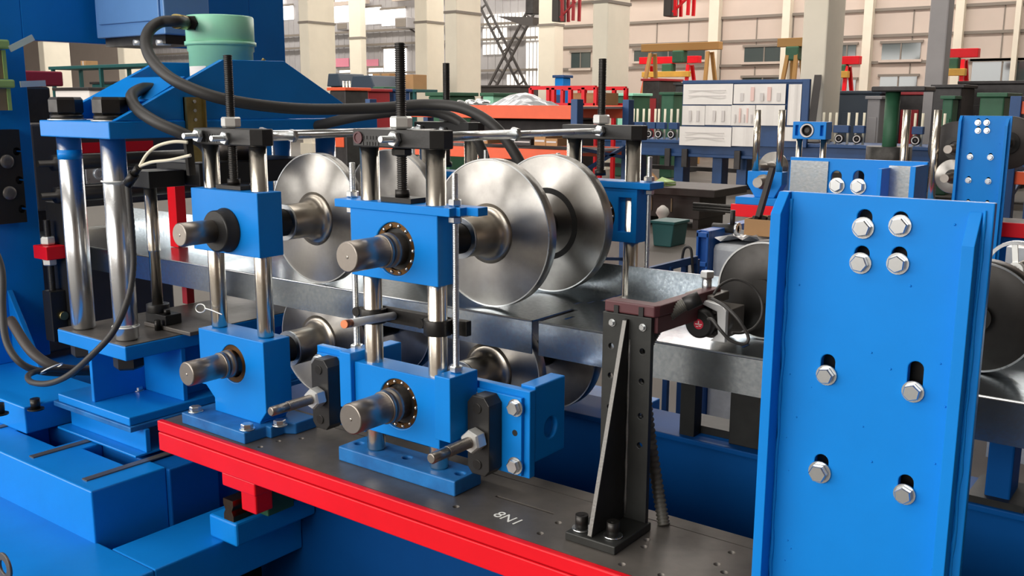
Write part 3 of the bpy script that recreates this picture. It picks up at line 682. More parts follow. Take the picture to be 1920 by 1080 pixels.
# ------------------------------------------------------------------ cutting press
ps = thing('cutting_press', 'blue cutting press with polished columns and wide gusseted top beam', 'press', (-2.63, 1.9, .605))
X0, X1 = -2.808, -2.444
MB().box(X0, X1, 1.45, 2.46, 1.500, 1.5465).build('top_plate', 'blue', ps, .003)
MB().box(X0, X1, 1.45, 2.46, .885, .926).build('bottom_plate', 'blue', ps, .003)
MB().box(X0 + .003, X1 - .003, 1.453, 2.45, .9262, .9285).build('machined_top', 'dsteel', ps)
MB().box(X0 - .01, X1 + .012, 1.44, 2.2, .700, .725).build('base_plate', 'blue', ps, .003)
MB().box(X0 - .03, X1 + .022, 1.435, 2.2, .684, .6995).build('shim_plate', 'blue_worn', ps, .002)
MB().box(X0 - .03, X1 + .03, 1.44, 1.80, .609, .616).box(X0 - .01, X1 + .03, 1.475, 1.490, .616, .684).build('support_beam', 'blue', ps, .002)
MB().box(-2.660, -2.645, 1.46, 1.66, .725, .885).build('stiffener', 'blue', ps, .002)
MB().box(-2.645, X1 - .003, 1.628, 1.643, .725, .885).build('stiffener', 'blue', ps, .002)
MB().box(-2.70, -2.50, 1.643, 2.2, .725, .885).build('web_box', 'blue', ps, .002)
q = on(260, 732, z=.725); inst(BOLT, 'base_bolt', ps, (q.x, q.y, .725))
CC = []
for a in ((160, 607), (242, 638)):
    q = on(*a, z=.928); CC.append((q.x, max(q.y, 1.487)))
CC = [(-2.745, 1.500), (-2.515, 1.500)]
for i, (x, y) in enumerate(CC):
    MB().lathe([(0, .028), (.006, .0335), (.5725, .0335)], (x, y, .9285), (0, 0, 1), 40).build('column', 'hardchrome', ps)
    MB().cyl((x, y, 1.5465), (x, y, 1.550), .052, 28).build('washer', 'zincw', ps)
    MB().ring((x, y, 1.550), (x, y, 1.562), .045, .02, 28).build('spring_washer', 'blackm', ps)
    MB().hexa((x, y, 1.562), (x, y, 1.612), .046, .55).build('column_nut', 'blackm', ps)
    MB().hexa((x, y, .845), (x, y, .8845), .042, .3).build('lower_nut', 'black', ps)
    MB().cyl((x, y + .78, .9285), (x, y + .78, 1.50), .0335, 32).build('column', 'hardchrome', ps)
    if i == 0: MB().ring((x, y, 1.435), (x, y, 1.462), .0338, .030, 40).build('blue_tape', 'blue', ps)
trap = [(1.472, 1.548), (1.83, 1.722), (2.06, 1.726), (2.35, 1.575), (2.40, 1.548)]
MB().prism(trap, 'x', -2.470, -2.450).build('gusset_plate', 'blue', ps, .002)
MB().prism(trap, 'x', -2.802, -2.782).build('gusset_plate', 'blue', ps, .002)
MB().box(-2.782, -2.47, 2.10, 2.12, 1.548, 1.66).build('cross_rib', 'blue', ps, .002)
MB().quad((-2.78, 1.60, 1.60), (-2.475, 1.60, 1.60), (-2.475, 1.72, 1.665), (-2.78, 1.72, 1.665), .008).build('sloped_rib', 'blue', ps, .001)
MB().box(-2.79, -2.46, 1.72, 1.735, 1.548, 1.655).build('cross_rib', 'blue', ps, .002)
# inner guide pillar, flange and die block
gx, gy = on(297, 560, z=.97).x, 1.68
gq = on(296, 575, y=1.66)
MB().lathe([(0, .0165), (.17, .0165), (.172, .019), (.175, .019), (.18, .0185), (.40, .0185)], (gq.x, 1.66, gq.z), (0, 0, 1), 28).build('guide_pillar', 'chrome', ps)
MB().cyl((gq.x, 1.66, gq.z - .015), (gq.x, 1.66, gq.z + .01), .034, 28).box(gq.x - .03, gq.x + .075, 1.635, 1.69, gq.z - .045, gq.z - .015).build('pillar_flange', 'black', ps, .002)
MB().box(gq.x - .033, gq.x + .20, 1.63, 1.75, .929, gq.z - .0455).build('die_block', 'dsteel', ps, .002)
MB().cyl((gq.x + .055, 1.655, gq.z - .015), (gq.x + .055, 1.655, gq.z), .010, 14).cyl((gq.x + .055, 1.62, .929), (gq.x + .055, 1.62, .96), .009, 14).build('flange_screw', 'blackm', ps)
MB().box(gq.x - .05, gq.x + .06, 1.62, 1.74, 1.352, 1.40).build('upper_die_shoe', 'black', ps, .002)
MB().box(-2.70, -2.48, 1.75, 2.2, 1.352, 1.42).build('punch_holder', 'black', ps, .003)
MB().cyl((-2.60, 1.97, 1.42), (-2.60, 1.97, 1.50), .06, 28).build('ram', 'shaft', ps)
# red stripper bar
a = on(330, 350, y=1.99); 
MB().box(a.x - .025, a.x + .022, 1.97, 2.01, 1.101, 1.352).build('stripper_bar', 'red', ps, .002)
a = on(346, 565, y=1.90)
MB().box(a.x - .012, a.x + .015, 1.90, 1.93, .929, 1.016).build('stripper_foot', 'red_dark', ps, .002)
# brass rail with screws on the gusset side
a = on(350, 182, x=-2.43); b = on(384, 238, x=-2.43)
br = MB().box(-2.449, -2.442, a.y, b.y + .01, b.z - .10, a.z).box(-2.449, -2.432, a.y, a.y + .004, b.z - .10, a.z).box(-2.449, -2.432, b.y + .006, b.y + .01, b.z - .10, a.z).build('brass_rail', 'brass', ps)
for k in range(3): MB().cyl((-2.442, (a.y + b.y) / 2 + .005, a.z - .012 - .026 * k), (-2.439, (a.y + b.y) / 2 + .005, a.z - .012 - .026 * k), .005, 12).build('rail_screw', 'zinc', br)

gc = thing('hydraulic_cylinder', 'pale green hydraulic cylinder standing between the blue press gussets', 'hydraulic cylinder', (-2.63, 1.96, 1.548))
MB().lathe([(0, .098), (.205, .098), (.208, .102), (.228, .102), (.231, .104), (.310, .104), (.314, .101)], (-2.63, 1.96, 1.548), (0, 0, 1), 56).build('barrel', 'green', gc)
MB().ring((-2.63, 1.96, 1.772), (-2.63, 1.96, 1.784), .109, .10, 56).build('weld_band', 'green', gc)
lb = MB(); n0 = 10
for k in range(n0):
    for z in (1.655, 1.708):
        an = math.radians(-115 + k * 50 / (n0 - 1)); lb.v.append((-2.63 + .0988 * math.cos(an), 1.96 + .0988 * math.sin(an), z))
for k in range(n0 - 1): lb.face((2 * k, 2 * k + 2, 2 * k + 3, 2 * k + 1), True)
lb.build('rating_label', 'carton_w', gc)
fq = dp(362, 42, 2.86); f0 = Vector((-2.66, 1.868, 1.838))
MB().hexa(f0 + Vector((.012, .01, 0)), f0 + (fq - f0) * .35, .024).build('hex_fitting', 'blackm', gc)
MB().cyl((-2.56, 2.04, 1.70), (-2.545, 2.06, 1.735), .006, 10).build('bleed_stub', 'brass', gc)

ho = thing('hydraulic_hose', 'thick black hydraulic hose looping from the green cylinder over the stands', 'hose', tuple(f0))
MB().tube([f0, dp(335, 40, 2.87), dp(300, 42, 2.84), dp(277, 62, 2.80), dp(276, 95, 2.77), dp(300, 130, 2.73), dp(345, 160, 2.70), dp(430, 188, 2.72), dp(560, 204, 2.84), dp(700, 203, 2.95), dp(800, 196, 2.98), dp(870, 204, 2.95), dp(930, 240, 2.92), dp(975, 305, 2.92), dp(1000, 370, 2.95)], .0165, 14, 8).build('hose', 'rubber', ho)
MB().cyl(f0 + (dp(335, 40, 2.87) - f0) * .1, dp(330, 40, 2.868), .0215, 18).build('crimp_ferrule', 'brass', ho)
h2 = thing('hydraulic_hose', 'short black hose bending from the press bracket behind the cap', 'hose', tuple(dp(290, 168, 2.82)))
MB().tube([dp(292, 167, 2.86), dp(268, 166, 2.78), (dp(247, 180, 2.70)), dp(258, 205, 2.66), dp(295, 230, 2.62), dp(345, 252, 2.62), dp(385, 275, 2.66), dp(400, 330, 2.8)], .0165, 14, 8).build('hose', 'rubber', h2)
h3 = thing('hydraulic_hose', 'black hose dipping below the long hose and down behind the discs', 'hose', tuple(dp(590, 240, 3.2)))
MB().tube([dp(545, 250, 3.25), dp(610, 232, 3.15), dp(690, 215, 3.08), (dp(790, 208, 3.05)), dp(850, 222, 3.03), dp(893, 262, 3.02), dp(912, 310, 3.05), dp(920, 370, 3.1)], .0165, 14, 8).build('hose', 'rubber', h3)

# cables on the press
cdt = thing('flexible_conduit', 'thin black flexible conduit strapped to the press column', 'conduit', tuple(dp(60, 712, 2.7)))
cp_ = [dp(240, 345, 2.52), dp(243, 380, 2.53), dp(248, 440, 2.55), dp(250, 500, 2.56), dp(240, 560, 2.55), dp(212, 622, 2.53), dp(170, 668, 2.56), dp(128, 704, 2.62), dp(90, 719, 2.68), dp(58, 716, 2.76), dp(55, 702, 2.84), dp(90, 693, 2.90), dp(150, 695, 2.98)]
MB().tube(cp_, .0085, 10, 12, rfun=lambda i: 1.0 if i % 2 or i > 48 else .88).build('conduit', 'rubber', cdt)
MB().cyl(dp(240, 345, 2.52), dp(252, 326, 2.50), .013, 16).cyl(dp(252, 326, 2.50), dp(260, 313, 2.49), .010, 16).build('gland', 'blackm', cdt)
for (a, b_, r) in (((CC[1][0], CC[1][1], on(225, 343, y=1.47).z), .0012, .047), ((CC[1][0], CC[1][1], on(240, 620, y=1.47).z), .0012, .047)):
    x, y, z = a
    pts = [(x + math.cos(t) * (.036 if math.sin(t) > -.2 else .038), y + math.sin(t) * .036, z) for t in [math.pi * 2 * k / 24 for k in range(25)]]
    MB().tube(pts, .0022, 6, 1).build('cable_tie', 'white', cdt)
for pts in ([dp(262, 312, 2.49), dp(275, 290, 2.48), dp(295, 274, 2.47), dp(325, 266, 2.46), dp(352, 267, 2.46)], [dp(262, 312, 2.49), dp(285, 304, 2.48), dp(320, 300, 2.47), dp(358, 291, 2.46)]):
    MB().tube(pts, .0042, 8, 6).build('cream_wire', 'wire', cdt)
MB().bar(dp(352, 260, 2.47), dp(359, 328, 2.50), .012, .02).build('terminal_strip', 'blackm', cdt)
c2 = thing('power_cable', 'black power cable hanging along the left frame leg', 'cable', tuple(dp(0, 560, 3.0)))
MB().tube([dp(-30, 430, 3.0), dp(2, 500, 2.98), dp(5, 580, 2.94), dp(12, 640, 2.90), dp(38, 680, 2.88), dp(80, 697, 2.92), dp(140, 700, 3.0)], .0105, 10, 8).build('cable', 'rubber', c2)
MB().tube([dp(20, 600, 3.1), dp(60, 660, 3.0), dp(110, 690, 2.98), dp(170, 695, 3.05)], .016, 10, 6).build('sleeve', 'brownsteel', c2)
MB().ring(dp(96, 690, 2.90), dp(97, 692, 2.90), .034, .031, 24).build('cable_tie', 'white', c2)

# ------------------------------------------------------------------ entry portal with rollers
XP = -3.42
po = thing('portal_frame', 'tall dark blue portal frame around the strip behind the press', 'portal frame', (XP, 2.0, .30))
MB().box(XP - .04, XP, 1.20, 1.735, .69, 2.8).build('leg', 'blue', po, .003)
MB().box(XP - .04, XP, 1.735, 2.70, 1.808, 2.8).build('top_beam', 'blue', po, .003)
MB().box(XP - .04, XP, 2.70, 2.885, 0, 2.8).build('leg', 'blue', po, .003)
MB().prism([(XP, .69), (XP + .18, .69), (XP, .95)], 'y', 1.60, 1.62).build('foot_plate', 'blue', po, .003)
cbx = thing('control_box', 'blue sheet metal box with painted glare hung under the portal beam', 'control box', tuple(on(250, 80, y=2.0)))
a = on(182, 72, y=1.98); b = on(310, 66, y=1.98)
MB().box(a.x, b.x, 1.98, 2.16, a.z, 2.6).build('casing', 'blue_glare', cbx, .004)
MB().box(a.x + .03, b.x - .02, 1.972, 1.98, a.z + .045, 2.6).build('door', 'blue_glare', cbx, .003)
MB().box(a.x + .02, b.x - .03, 2.00, 2.15, a.z - .03, a.z).build('base', 'blackm', cbx)
for px in (253, 296):
    q = on(px, 80, y=1.99); MB().cyl((q.x, 1.985, q.z), (q.x + .012, 2.03, q.z), .010, 14).build('plug', 'zincw', cbx)
for k, (py, r) in enumerate(((303, .027), (362, .027))):
    q = on(160, py, x=-3.25)
    t = thing('entry_roller', ['upper dark entry roller behind the press columns', 'lower dark entry roller behind the press columns'][k], 'roller', (-3.25, 1.7, q.z - r), 'entry rollers')
    MB().lathe([(0, .012), (.05, .012), (.051, r), (.85, r), (.851, .012), (.9, .012)], (-3.25, 1.66, q.z), (0, 1, 0), 28).build('roller', 'blackm', t)
t = thing('roller_bearing_bracket', 'black bearing bracket with bolt holes on the left portal leg', 'bracket', tuple(on(25, 420, x=XP)))
a = on(-10, 255, x=XP + .06); b = on(50, 400, x=XP + .06)
hcut = MB()
for (px, py) in ((32, 284), (37, 338), (42, 392)):
    q = on(px, py, x=XP + .06); hcut.cyl((XP + .03, q.y, q.z), (XP + .08, q.y, q.z), .014, 16)
MB().box(XP + .001, XP + .06, a.y - .05, b.y, b.z - .03, a.z + .02).build('block', 'black', t, .006, cut=hcut)
for (px, py) in ((13, 303), (18, 362)):
    q = on(px, py, x=XP + .06); MB().lathe([(0, .024), (.004, .022), (.006, .010)], (XP + .0605, q.y, q.z), (1, 0, 0), 24).build('bearing_end', 'dsteel', t)
t = thing('stop_clamp', 'red clamp block on a black threaded stud by the portal leg', 'clamp', tuple(on(92, 590, x=-3.28)))
q = on(92, 470, x=-3.28); zq = lambda py: on(92, py, x=-3.28).z
MB().thread((-3.28, q.y, zq(590)), (-3.28, q.y, zq(412)), .012, .004).build('stud', 'black', t)
MB().box(-3.32, -3.23, q.y - .035, q.y + .045, zq(484), zq(459)).build('block', 'red', t, .003)
for (u, w) in ((458, 443), (497, 485)): MB().hexa((-3.28, q.y, zq(u)), (-3.28, q.y, zq(w)), .024).build('nut', 'zincw', t)
MB().box(-3.305, -3.25, q.y - .025, q.y + .03, zq(640), zq(545)).build('yoke', 'black', t, .003)
MB().cyl((-3.25, q.y + .012, zq(592)), (-3.235, q.y + .012, zq(592)), .015, 18).build('pin', 'brass', t)
MB().box(-3.34, -3.22, q.y + .03, q.y + .10, zq(650), zq(380)).build('backing', 'black', t, .003)
t = thing('green_bracket_panel', 'light green bracket frame with brown panels at the portal leg', 'panel', tuple(on(10, 205, x=XP + .1)))
for (p0, p1) in (((72, 92), (0, 20)), ((148, 165), (0, 30))):
    a = on(p1[0] - 30, p0[0], x=XP + .1); b = on(p1[1], p0[1], x=XP + .1)
    MB().box(XP + .04, XP + .1, a.y, b.y, b.z, a.z).build('arm', 'green_light', t, .006)
for (p0, p1) in (((92, 148), (0, 14)), ((165, 207), (0, 22))):
    a = on(-30, p0[0], x=XP + .08); b = on(p1[1], p0[1], x=XP + .08)
    MB().box(XP + .001, XP + .08, a.y, b.y, b.z, a.z).build('panel', 'wood', t)
    MB().box(XP + .081, XP + .085, b.y - .012, b.y, b.z, a.z).build('edge', 'green_light', t)
for (a0, b0) in (((18, 92), (62, 70)), ((38, 158), (85, 156))):
    MB().bar(on(*a0, x=XP + .1), on(*b0, x=XP + .1), .006, .02).build('link', 'zincw', t)
t = thing('motor_housing', 'dark red and black drive housing seen through the portal', 'motor', tuple(on(80, 240, x=-4.0)))
a = on(38, 132, x=-4.0); b = on(120, 162, x=-4.0)
MB().box(-4.2, -4.0, a.y, b.y, b.z, a.z).build('red_cover', 'red_dark', t, .006)
a = on(44, 162, x=-3.98); b = on(100, 228, x=-3.98)
MB().box(-4.2, -3.98, a.y, b.y, .70, a.z).build('motor_body', 'blackm', t, .01)
t = thing('dark_drive_unit', 'dark brown drive unit between the entry rollers', 'drive unit', tuple(on(150, 420, x=-3.7)))
a = on(55, 232, x=-3.75); b = on(345, 330, x=-3.75)
MB().box(-3.97, -3.75, a.y, 2.66, b.z - .1, a.z).build('housing', 'brownsteel', t, .01)
MB().box(-3.97, -3.75, 1.8, 2.48, .605, b.z - .3).build('lower_housing', 'brownsteel', t, .01)
a = on(152, 268, x=-3.74); b = on(240, 284, x=-3.74)
MB().box(-3.749, -3.74, a.y, b.y + .12, b.z, a.z).build('red_strip', 'red', t)
a = on(160, 312, x=-3.70); b = on(205, 343, x=-3.70)
MB().box(-3.749, -3.70, a.y, b.y + .03, b.z, a.z).build('bearing_plate', 'zinc', t, .003)
q = on(185, 326, x=-3.7); MB().ring((-3.70, q.y, q.z), (-3.692, q.y, q.z), .022, .014, 20).build('bearing_ring', 'zincw', t)

# ------------------------------------------------------------------ far wall, windows, pillars
YW = 29.0
wb = MB().box(-60, 16, YW, YW + .3, 0, 10).build('wall_back', 'wall'); struct(wb)
def wrect(px0, py0, px1, py1, y): 
    a = on(px0, py0, y=y); b = on(px1, py1, y=y); return a.x, b.x, b.z, a.z
for i, (px, w) in enumerate(((1628, 16), (1797, 16), (1342, 18), (1476, 14), (1028, 18), (1135, 10), (1905, 10))):
    a = on(px - w / 2, 100, y=YW); b = on(px + w / 2, 100, y=YW)
    MB().box(a.x, b.x, YW - .25, YW, 0, 10).build('wall_pilaster', 'column', wb)
for py in (22, 70, 119, -30):
    z = on(1600, py, y=YW).z
    MB().box(on(1030, 60, y=YW).x, 15, YW - .06, YW - .001, z - .03, z + .05).build('wall_rail', 'seam', wb)
for k in range(14):
    x = -1.0 - 1.15 * k
    MB().box(x - .015, x + .015, YW - .02, YW - .001, 0, 4.2).build('panel_seam', 'seam', wb)
for i, r in enumerate(((1655, 82, 1725, 111), (1651, 144, 1718, 171), (1824, 115, 1935, 156), (1573, 85, 1604, 111), (1566, 150, 1604, 170), (1397, 89, 1471, 115), (1393, 146, 1468, 168), (1190, 95, 1321, 112), (1072, 99, 1107, 128))):
    x0, x1, z0, z1 = wrect(*r, YW)
    w = MB().box(x0, x1, YW - .03, YW - .005, z0, z1).build('window_%d' % (i + 1), 'glass_dark'); struct(w)
    fr_ = MB()
    MB().box(x0 - .06, x1 + .06, YW - .06, YW - .005, z1, z1 + .07).build('window_head', 'seam', w)
    MB().box(x0 - .06, x1 + .06, YW - .10, YW - .005, z0 - .07, z0).build('window_sill', 'wall', w)
    n = max(2, int((x1 - x0) / .6))
    for k in range(1, n): 
        x = x0 + (x1 - x0) * k / n; MB().box(x - .02, x + .02, YW - .045, YW - .03, z0, z1).build('mullion', 'seam', w)
# grey corrugated end of the far wall with daylit panels
gx0, gx1 = -46, on(1012, 60, y=28.6).x
wg = MB().box(gx0, gx1, 28.60, 28.68, 0, 10).build('wall_back_corrugated', 'wallgrey'); struct(wg)
for k in range(150):
    x = gx0 + (gx1 - gx0) * k / 150
    if k % 2 == 0: MB().box(x, x + .07, 28.585, 28.60, 0, 6.5).build('corrugation', 'wallgrey', wg)
for py in (58, 84, 137):
    z = on(700, py, y=28.5).z; MB().box(gx0, gx1, 28.40, 28.50, z - .04, z + .04).build('wall_girt', 'seam', wg)
for i, r in enumerate(((903, 54, 948, 77), (903, 84, 947, 101), (984, 52, 1011, 75), (984, 80, 1011, 160), (948, 140, 985, 170), (905, 28, 985, 46))):
    x0, x1, z0, z1 = wrect(*r, 28.5)
    w = MB().box(x0, x1, 28.54, 28.58, z0, z1).build('window_%d' % (20 + i), 'lit'); struct(w)
    n = max(3, int((x1 - x0) / .16))
    for k in range(n): 
        x = x0 + (x1 - x0) * k / n; MB().box(x, x + .03, 28.525, 28.54, z0, z1).build('pane_rib', 'wallgrey', w)
for i, r in enumerate(((528, 12, 548, 36), (620, 9, 652, 41), (672, 16, 712, 44), (714, 19, 758, 46), (718, 92, 760, 140), (690, 128, 716, 145), (635, 132, 655, 143))):
    x0, x1, z0, z1 = wrect(*r, 28.5)
    w = MB().box(x0, x1, 28.54, 28.58, z0, z1).build('window_%d' % (30 + i), 'litwin'); struct(w)
    MB().box(x0 - .08, x1 + .08, 28.50, 28.54, z1, z1 + .08).build('window_head', 'seam', w)
for i, r in enumerate(((623, 110, 655, 125), (679, 112, 710, 128))):
    x0, x1, z0, z1 = wrect(*r, 28.57)
    tag(MB().box(x0, x1, 28.540, 28.570, z0, z1).build('banner', 'pink'), ['faded pink banner on the grey wall behind the narrow pillar', 'pink banner with white strokes beside the bright window'][i], 'banner', 'pink banners')
for i, r in enumerate(((631, 42, 652, 56), (740, 33, 763, 52))):
    x0, x1, z0, z1 = wrect(*r, 27.5)
    t = thing('wall_cabinet_box', ['grey air unit below the narrow bright window', 'grey green air unit below the wide bright window'][i], 'air unit', ((x0 + x1) / 2, 28.0, z0))
    MB().box(x0, x1, 27.5, 28.1, z0, z1).build('casing', 'wallgrey', t, .02)
    MB().box(x0 + .05, x1 - .05, 27.48, 27.5, z0 + .05, z1 - .05).build('grille', 'seam', t)
    MB().bar(((x0 + x1) / 2, 28.0, z0), ((x0 + x1) / 2, 28.55, z0 - .2), .05).build('bracket', 'truss', t)

# clerestory windows high in the far wall, one per bay
for k in range(7):
    x0 = -37.5 + 5.2 * k
    w = MB().box(x0, x0 + 3.6, YW - .6, YW - .55, 5.6, 8.8).build('window_%d' % (40 + k), 'clere'); struct(w)
    for j in range(5): MB().box(x0 + .9 * j - .03, x0 + .9 * j + .03, YW - .64, YW - .6, 5.6, 8.8).build('mullion', 'seam', w)
    MB().box(x0 - .1, x0 + 3.7, YW - .7, YW - .5, 5.45, 5.6).build('window_sill', 'wall', w)
def pillar(px, y, w, d, label, m='column'):
    a = on(px, 100, y=y)
    t = thing('hall_pillar', label, 'pillar', (a.x + w / 2, y + d / 2, 0), 'hall pillars')
    MB().box(a.x, a.x + w, y, y + d, 0, 9.98).build('shaft', m, t, .03)
    MB().box(a.x - .02, a.x + w + .02, y - .02, y + d + .02, 3.95, 4.02).build('band', 'seam', t)
    MB().box(a.x - .06, a.x + w + .06, y - .06, y + d + .06, 0, .35).build('footing', 'column', t)
    return t
pillar(1110, 20.5, .43, 1.05, 'broad pale concrete pillar behind the rear screw and red frame')
pillar(1502, 18.5, .48, .95, 'broad pale concrete pillar beside the notice board')
pillar(834, 20.5, .42, 1.05, 'pale concrete pillar at the end of the orange rack')
pillar(778, 22.5, .50, .80, 'pale concrete pillar behind the tall threaded screw')
pillar(562, 20.5, .42, 1.10, 'cream concrete pillar beside the blue portal frame')
pillar(655, 26.5, .62, .30, 'dull narrow pillar between the two pink banners')
pillar(1009, 25.5, .62, .50, 'tan concrete pillar beside the crossed lattice braces')
pillar(1737, 20.0, .34, .40, 'slim grey pillar beside the green machine column', 'wallgrey')
pillar(220, 20.5, .42, 1.10, 'cream concrete pillar seen below the blue control box')
pillar(72, 20.5, .42, 1.10, 'cream concrete pillar seen through the portal beside the red housing')

def brace(a, b, y, label):
    A = on(*a, y=y); B = on(*b, y=y)
    t = thing('lattice_brace', label, 'brace', tuple(B if B.z < A.z else A), 'crossed lattice braces')
    d = (B - A).normalized(); nrm = Vector((d.z, 0, -d.x)) * .14
    for s in (-1, 1): MB().bar(A + nrm * s, B + nrm * s, .07).build('rail', 'truss', t)
    L = (B - A).length; n = int(L / .42)
    for k in range(n + 1):
        p = A + d * (L * k / n); MB().bar(p - nrm, p + nrm, .05).build('rung', 'truss', t)
    return t
brace((897, -8), (988, 176), 27.6, 'dark lattice brace leaning from the concrete pillar down to the red frame')
brace((1013, -12), (918, 172), 27.3, 'dark lattice brace leaning from the tan pillar down to the green cabinet')
t = thing('service_platform', 'dark steel platform between the pillar and the lattice brace', 'platform', tuple(on(960, 36, y=27.0)))
a = on(945, 32, y=27.0); b = on(1012, 48, y=27.0)
MB().prism([(a.x, a.z), (b.x, a.z - .1), (b.x, b.z), (b.x - .4, b.z)], 'y', 26.6, 27.0).build('deck', 'truss', t)
MB().box(b.x - .3, b.x, 26.6, 27.0, a.z, a.z + .5).build('hoist_motor', 'clutter', t, .03)

# ------------------------------------------------------------------ gantry cranes and hoists
def gantry(p, y, m, m2, label, depth=1.6, rail=None):
    """p: beam ends and foot in photo pixels at distance y"""
    (x0p, yp), (x1p, yp2), foot = p
    A = on(x0p, yp, y=y); B = on(x1p, yp2, y=y)
    t = thing('gantry_crane', label, 'crane', ((A.x + B.x) / 2, y, 0), 'gantry cranes')
    MB().box(A.x - .2, B.x + .2, y - .12, y + .12, A.z - .10, A.z + .10).build('main_beam', m, t, .01)
    for X, s in ((A.x + .1, -1), (B.x - .1, 1)):
        for dy in (-depth / 2, depth / 2):
            MB().bar((X, y + dy * .15, A.z - .15), (X + s * .15, y + dy, 0.06), .085).build('leg', m, t)
        MB().bar((X + s * .1, y - depth * .36, A.z * .36), (X + s * .1, y + depth * .36, A.z * .36), .08).build('tie', m, t)
    if rail:
        z = on(x0p, rail, y=y - .2).z; MB().box(A.x, B.x, y - .3, y - .12, z - .08, z + .08).build('cross_rail', m2, t, .01)
    MB().box((A.x + B.x) / 2 - .16, (A.x + B.x) / 2 + .16, y - .2, y + .1, A.z - .42, A.z - .1).build('hoist', 'green_dark', t, .03)
    return t
gantry(((1218, 90), (1338, 92), 0), 24.0, M['ochre'], M['yellow'], 'ochre gantry crane with green hoist behind the notice board')
gantry(((1213, 114), (1300, 117), 0), 26.0, M['red'], M['yellow'], 'red gantry crane with yellow cross rail behind the ochre one', rail=140)
gantry(((1758, 101), (1818, 104), 0), 24.5, M['red'], M['yellow'], 'red gantry crane with yellow cross rail beside the slim grey pillar', rail=136)
gantry(((1560, 114), (1598, 116), 0), 25.0, M['red'], M['yellow'], 'red gantry crane half hidden behind the broad pillar', rail=140)
gantry(((1476, 80), (1506, 82), 0), 23.0, M['ochre'], M['yellow'], 'ochre gantry crane leg peeking out beside the broad pillar')
for i, (px, py) in enumerate(((1283, 30), (1070, 40))):
    q = on(px, py, y=23)
    t = thing('hoist_mast', ['bright red lattice hoist mast hanging above the ochre gantry', 'dull red lattice hoist mast hanging beside the tan pillar'][i], 'hoist', (q.x, 23, q.z))
    m = ('red', 'red_dark')[i]
    for sx in (-.22, .22):
        for sy in (-.15, .15): MB().bar((q.x + sx * .8, 23 + sy, q.z), (q.x + sx * 1.4, 23 + sy, 9.98), .07).build('mast_leg', m, t)
    for k in range(6):
        z = q.z + .1 + k * .45; MB().bar((q.x - .25, 22.85, z), (q.x + .25, 22.85, z + .4), .05).build('lacing', m, t)
    MB().box(q.x - .5, q.x - .28, 22.8, 23.2, q.z, 9.98).build('side_box', 'truss', t, .02)

# ------------------------------------------------------------------ far roll forming line
YFm = 17.2
fm = thing('far_roll_former', 'long dark blue roll forming machine on legs across the hall', 'machine', (-5, YFm, 0))
xL, xR = on(1075, 270, y=YFm).x, on(1960, 270, y=YFm).x
zt, zb_ = on(1250, 262, y=YFm).z, on(1250, 292, y=YFm).z
MB().box(xL, xR, YFm, YFm + 1.2, zb_, zt).build('bed_beam', 'blue_far', fm, .01)
MB().box(xL, xR, YFm - .06, YFm, zt - .06, zt).build('top_flange', 'blue_far', fm, .01)
MB().box(xL, xR, YFm - .06, YFm, zb_, zb_ + .06).build('bottom_flange', 'blue_far', fm, .01)
k = 0
for px in (1090, 1190, 1272, 1344, 1390, 1480, 1600, 1700, 1800, 1880):
    q = on(px, 320, y=YFm + .1); MB().box(q.x - .10, q.x + .10, YFm + .1, YFm + .4, 0, zb_).build('leg', 'blue_far', fm, .01)
for px in (1253, 1285, 1384):
    q = on(px, 275, y=YFm - .08); MB().box(q.x - .06, q.x + .06, YFm - .12, YFm - .06, zb_ - .2, zb_ + .15).build('clamp', 'clutter', fm, .01)
MB().box(xL, xR, YFm + .9, YFm + 1.1, .25, .33).build('drive_guard', 'brownsteel', fm)
ppx = [1177, 1188, 1195.5, 1207, 1217.5, 1229, 1235.5, 1247, 1259, 1271, 1545, 1557, 1569, 1592, 1607, 1621, 1717, 1731, 1760, 1772]
FARL = ['small far roll stand in the row between the green cabinet and the notice board'] * 4 + ['small far roll stand right beside the notice board edge', 'small far roll stand at the foot of the leaning bar', 'small far roll stand in front of the slate cabinet', 'small far roll stand in front of the small grey cabinet', 'small far roll stand between the tall bare posts', 'small far roll stand beside the distant blue plate']
for j in range(0, len(ppx), 2):
    y = YFm + .25; A = on(ppx[j], 215, y=y); B = on(ppx[j + 1], 215, y=y); c = (A.x + B.x) / 2
    t = thing('far_roll_stand', FARL[j // 2], 'roll stand', (c, y, zt), 'roll stands on the far machine')
    ztop = on(1230, 204 if ppx[j] < 1400 else 208, y=y).z
    for X in (A.x, B.x): MB().cyl((X, y, zt), (X, y, ztop), .022, 12).build('post', 'wire', t)
    w = max(.05, (B.x - A.x) / 2 + .03)
    MB().box(c - w, c + w, y - .06, y + .06, zt + .20, zt + .33).build('bearing_block', 'blue_far', t, .008)
    MB().lathe([(0, .02), (.02, .02), (.021, .085), (.05, .085)], (c, y - .14, zt + .10), (0, 1, 0), 20).build('roll', 'clutter', t)
    MB().ring((c, y - .147, zt + .10), (c, y - .13, zt + .10), .065, .05, 20).build('roll_ring', 'print', t)
t = thing('notice_board', 'blue upright board on the far machine carrying white sheets', 'board', tuple(on(1390, 290, y=17.05)))
x0, x1, z0, z1 = wrect(1281, 154, 1513, 277, 17.1)
MB().box(x0, x1, 17.10, 17.125, z0, z1).build('panel', 'blue_far', t)
MB().box(x1 - .13, x1, 17.05, 17.13, z0, z1 + .03).box(x0, x1 - .13, 17.07, 17.10, z1 - .03, z1 + .03).build('board_frame', 'blue_far', t, .006)
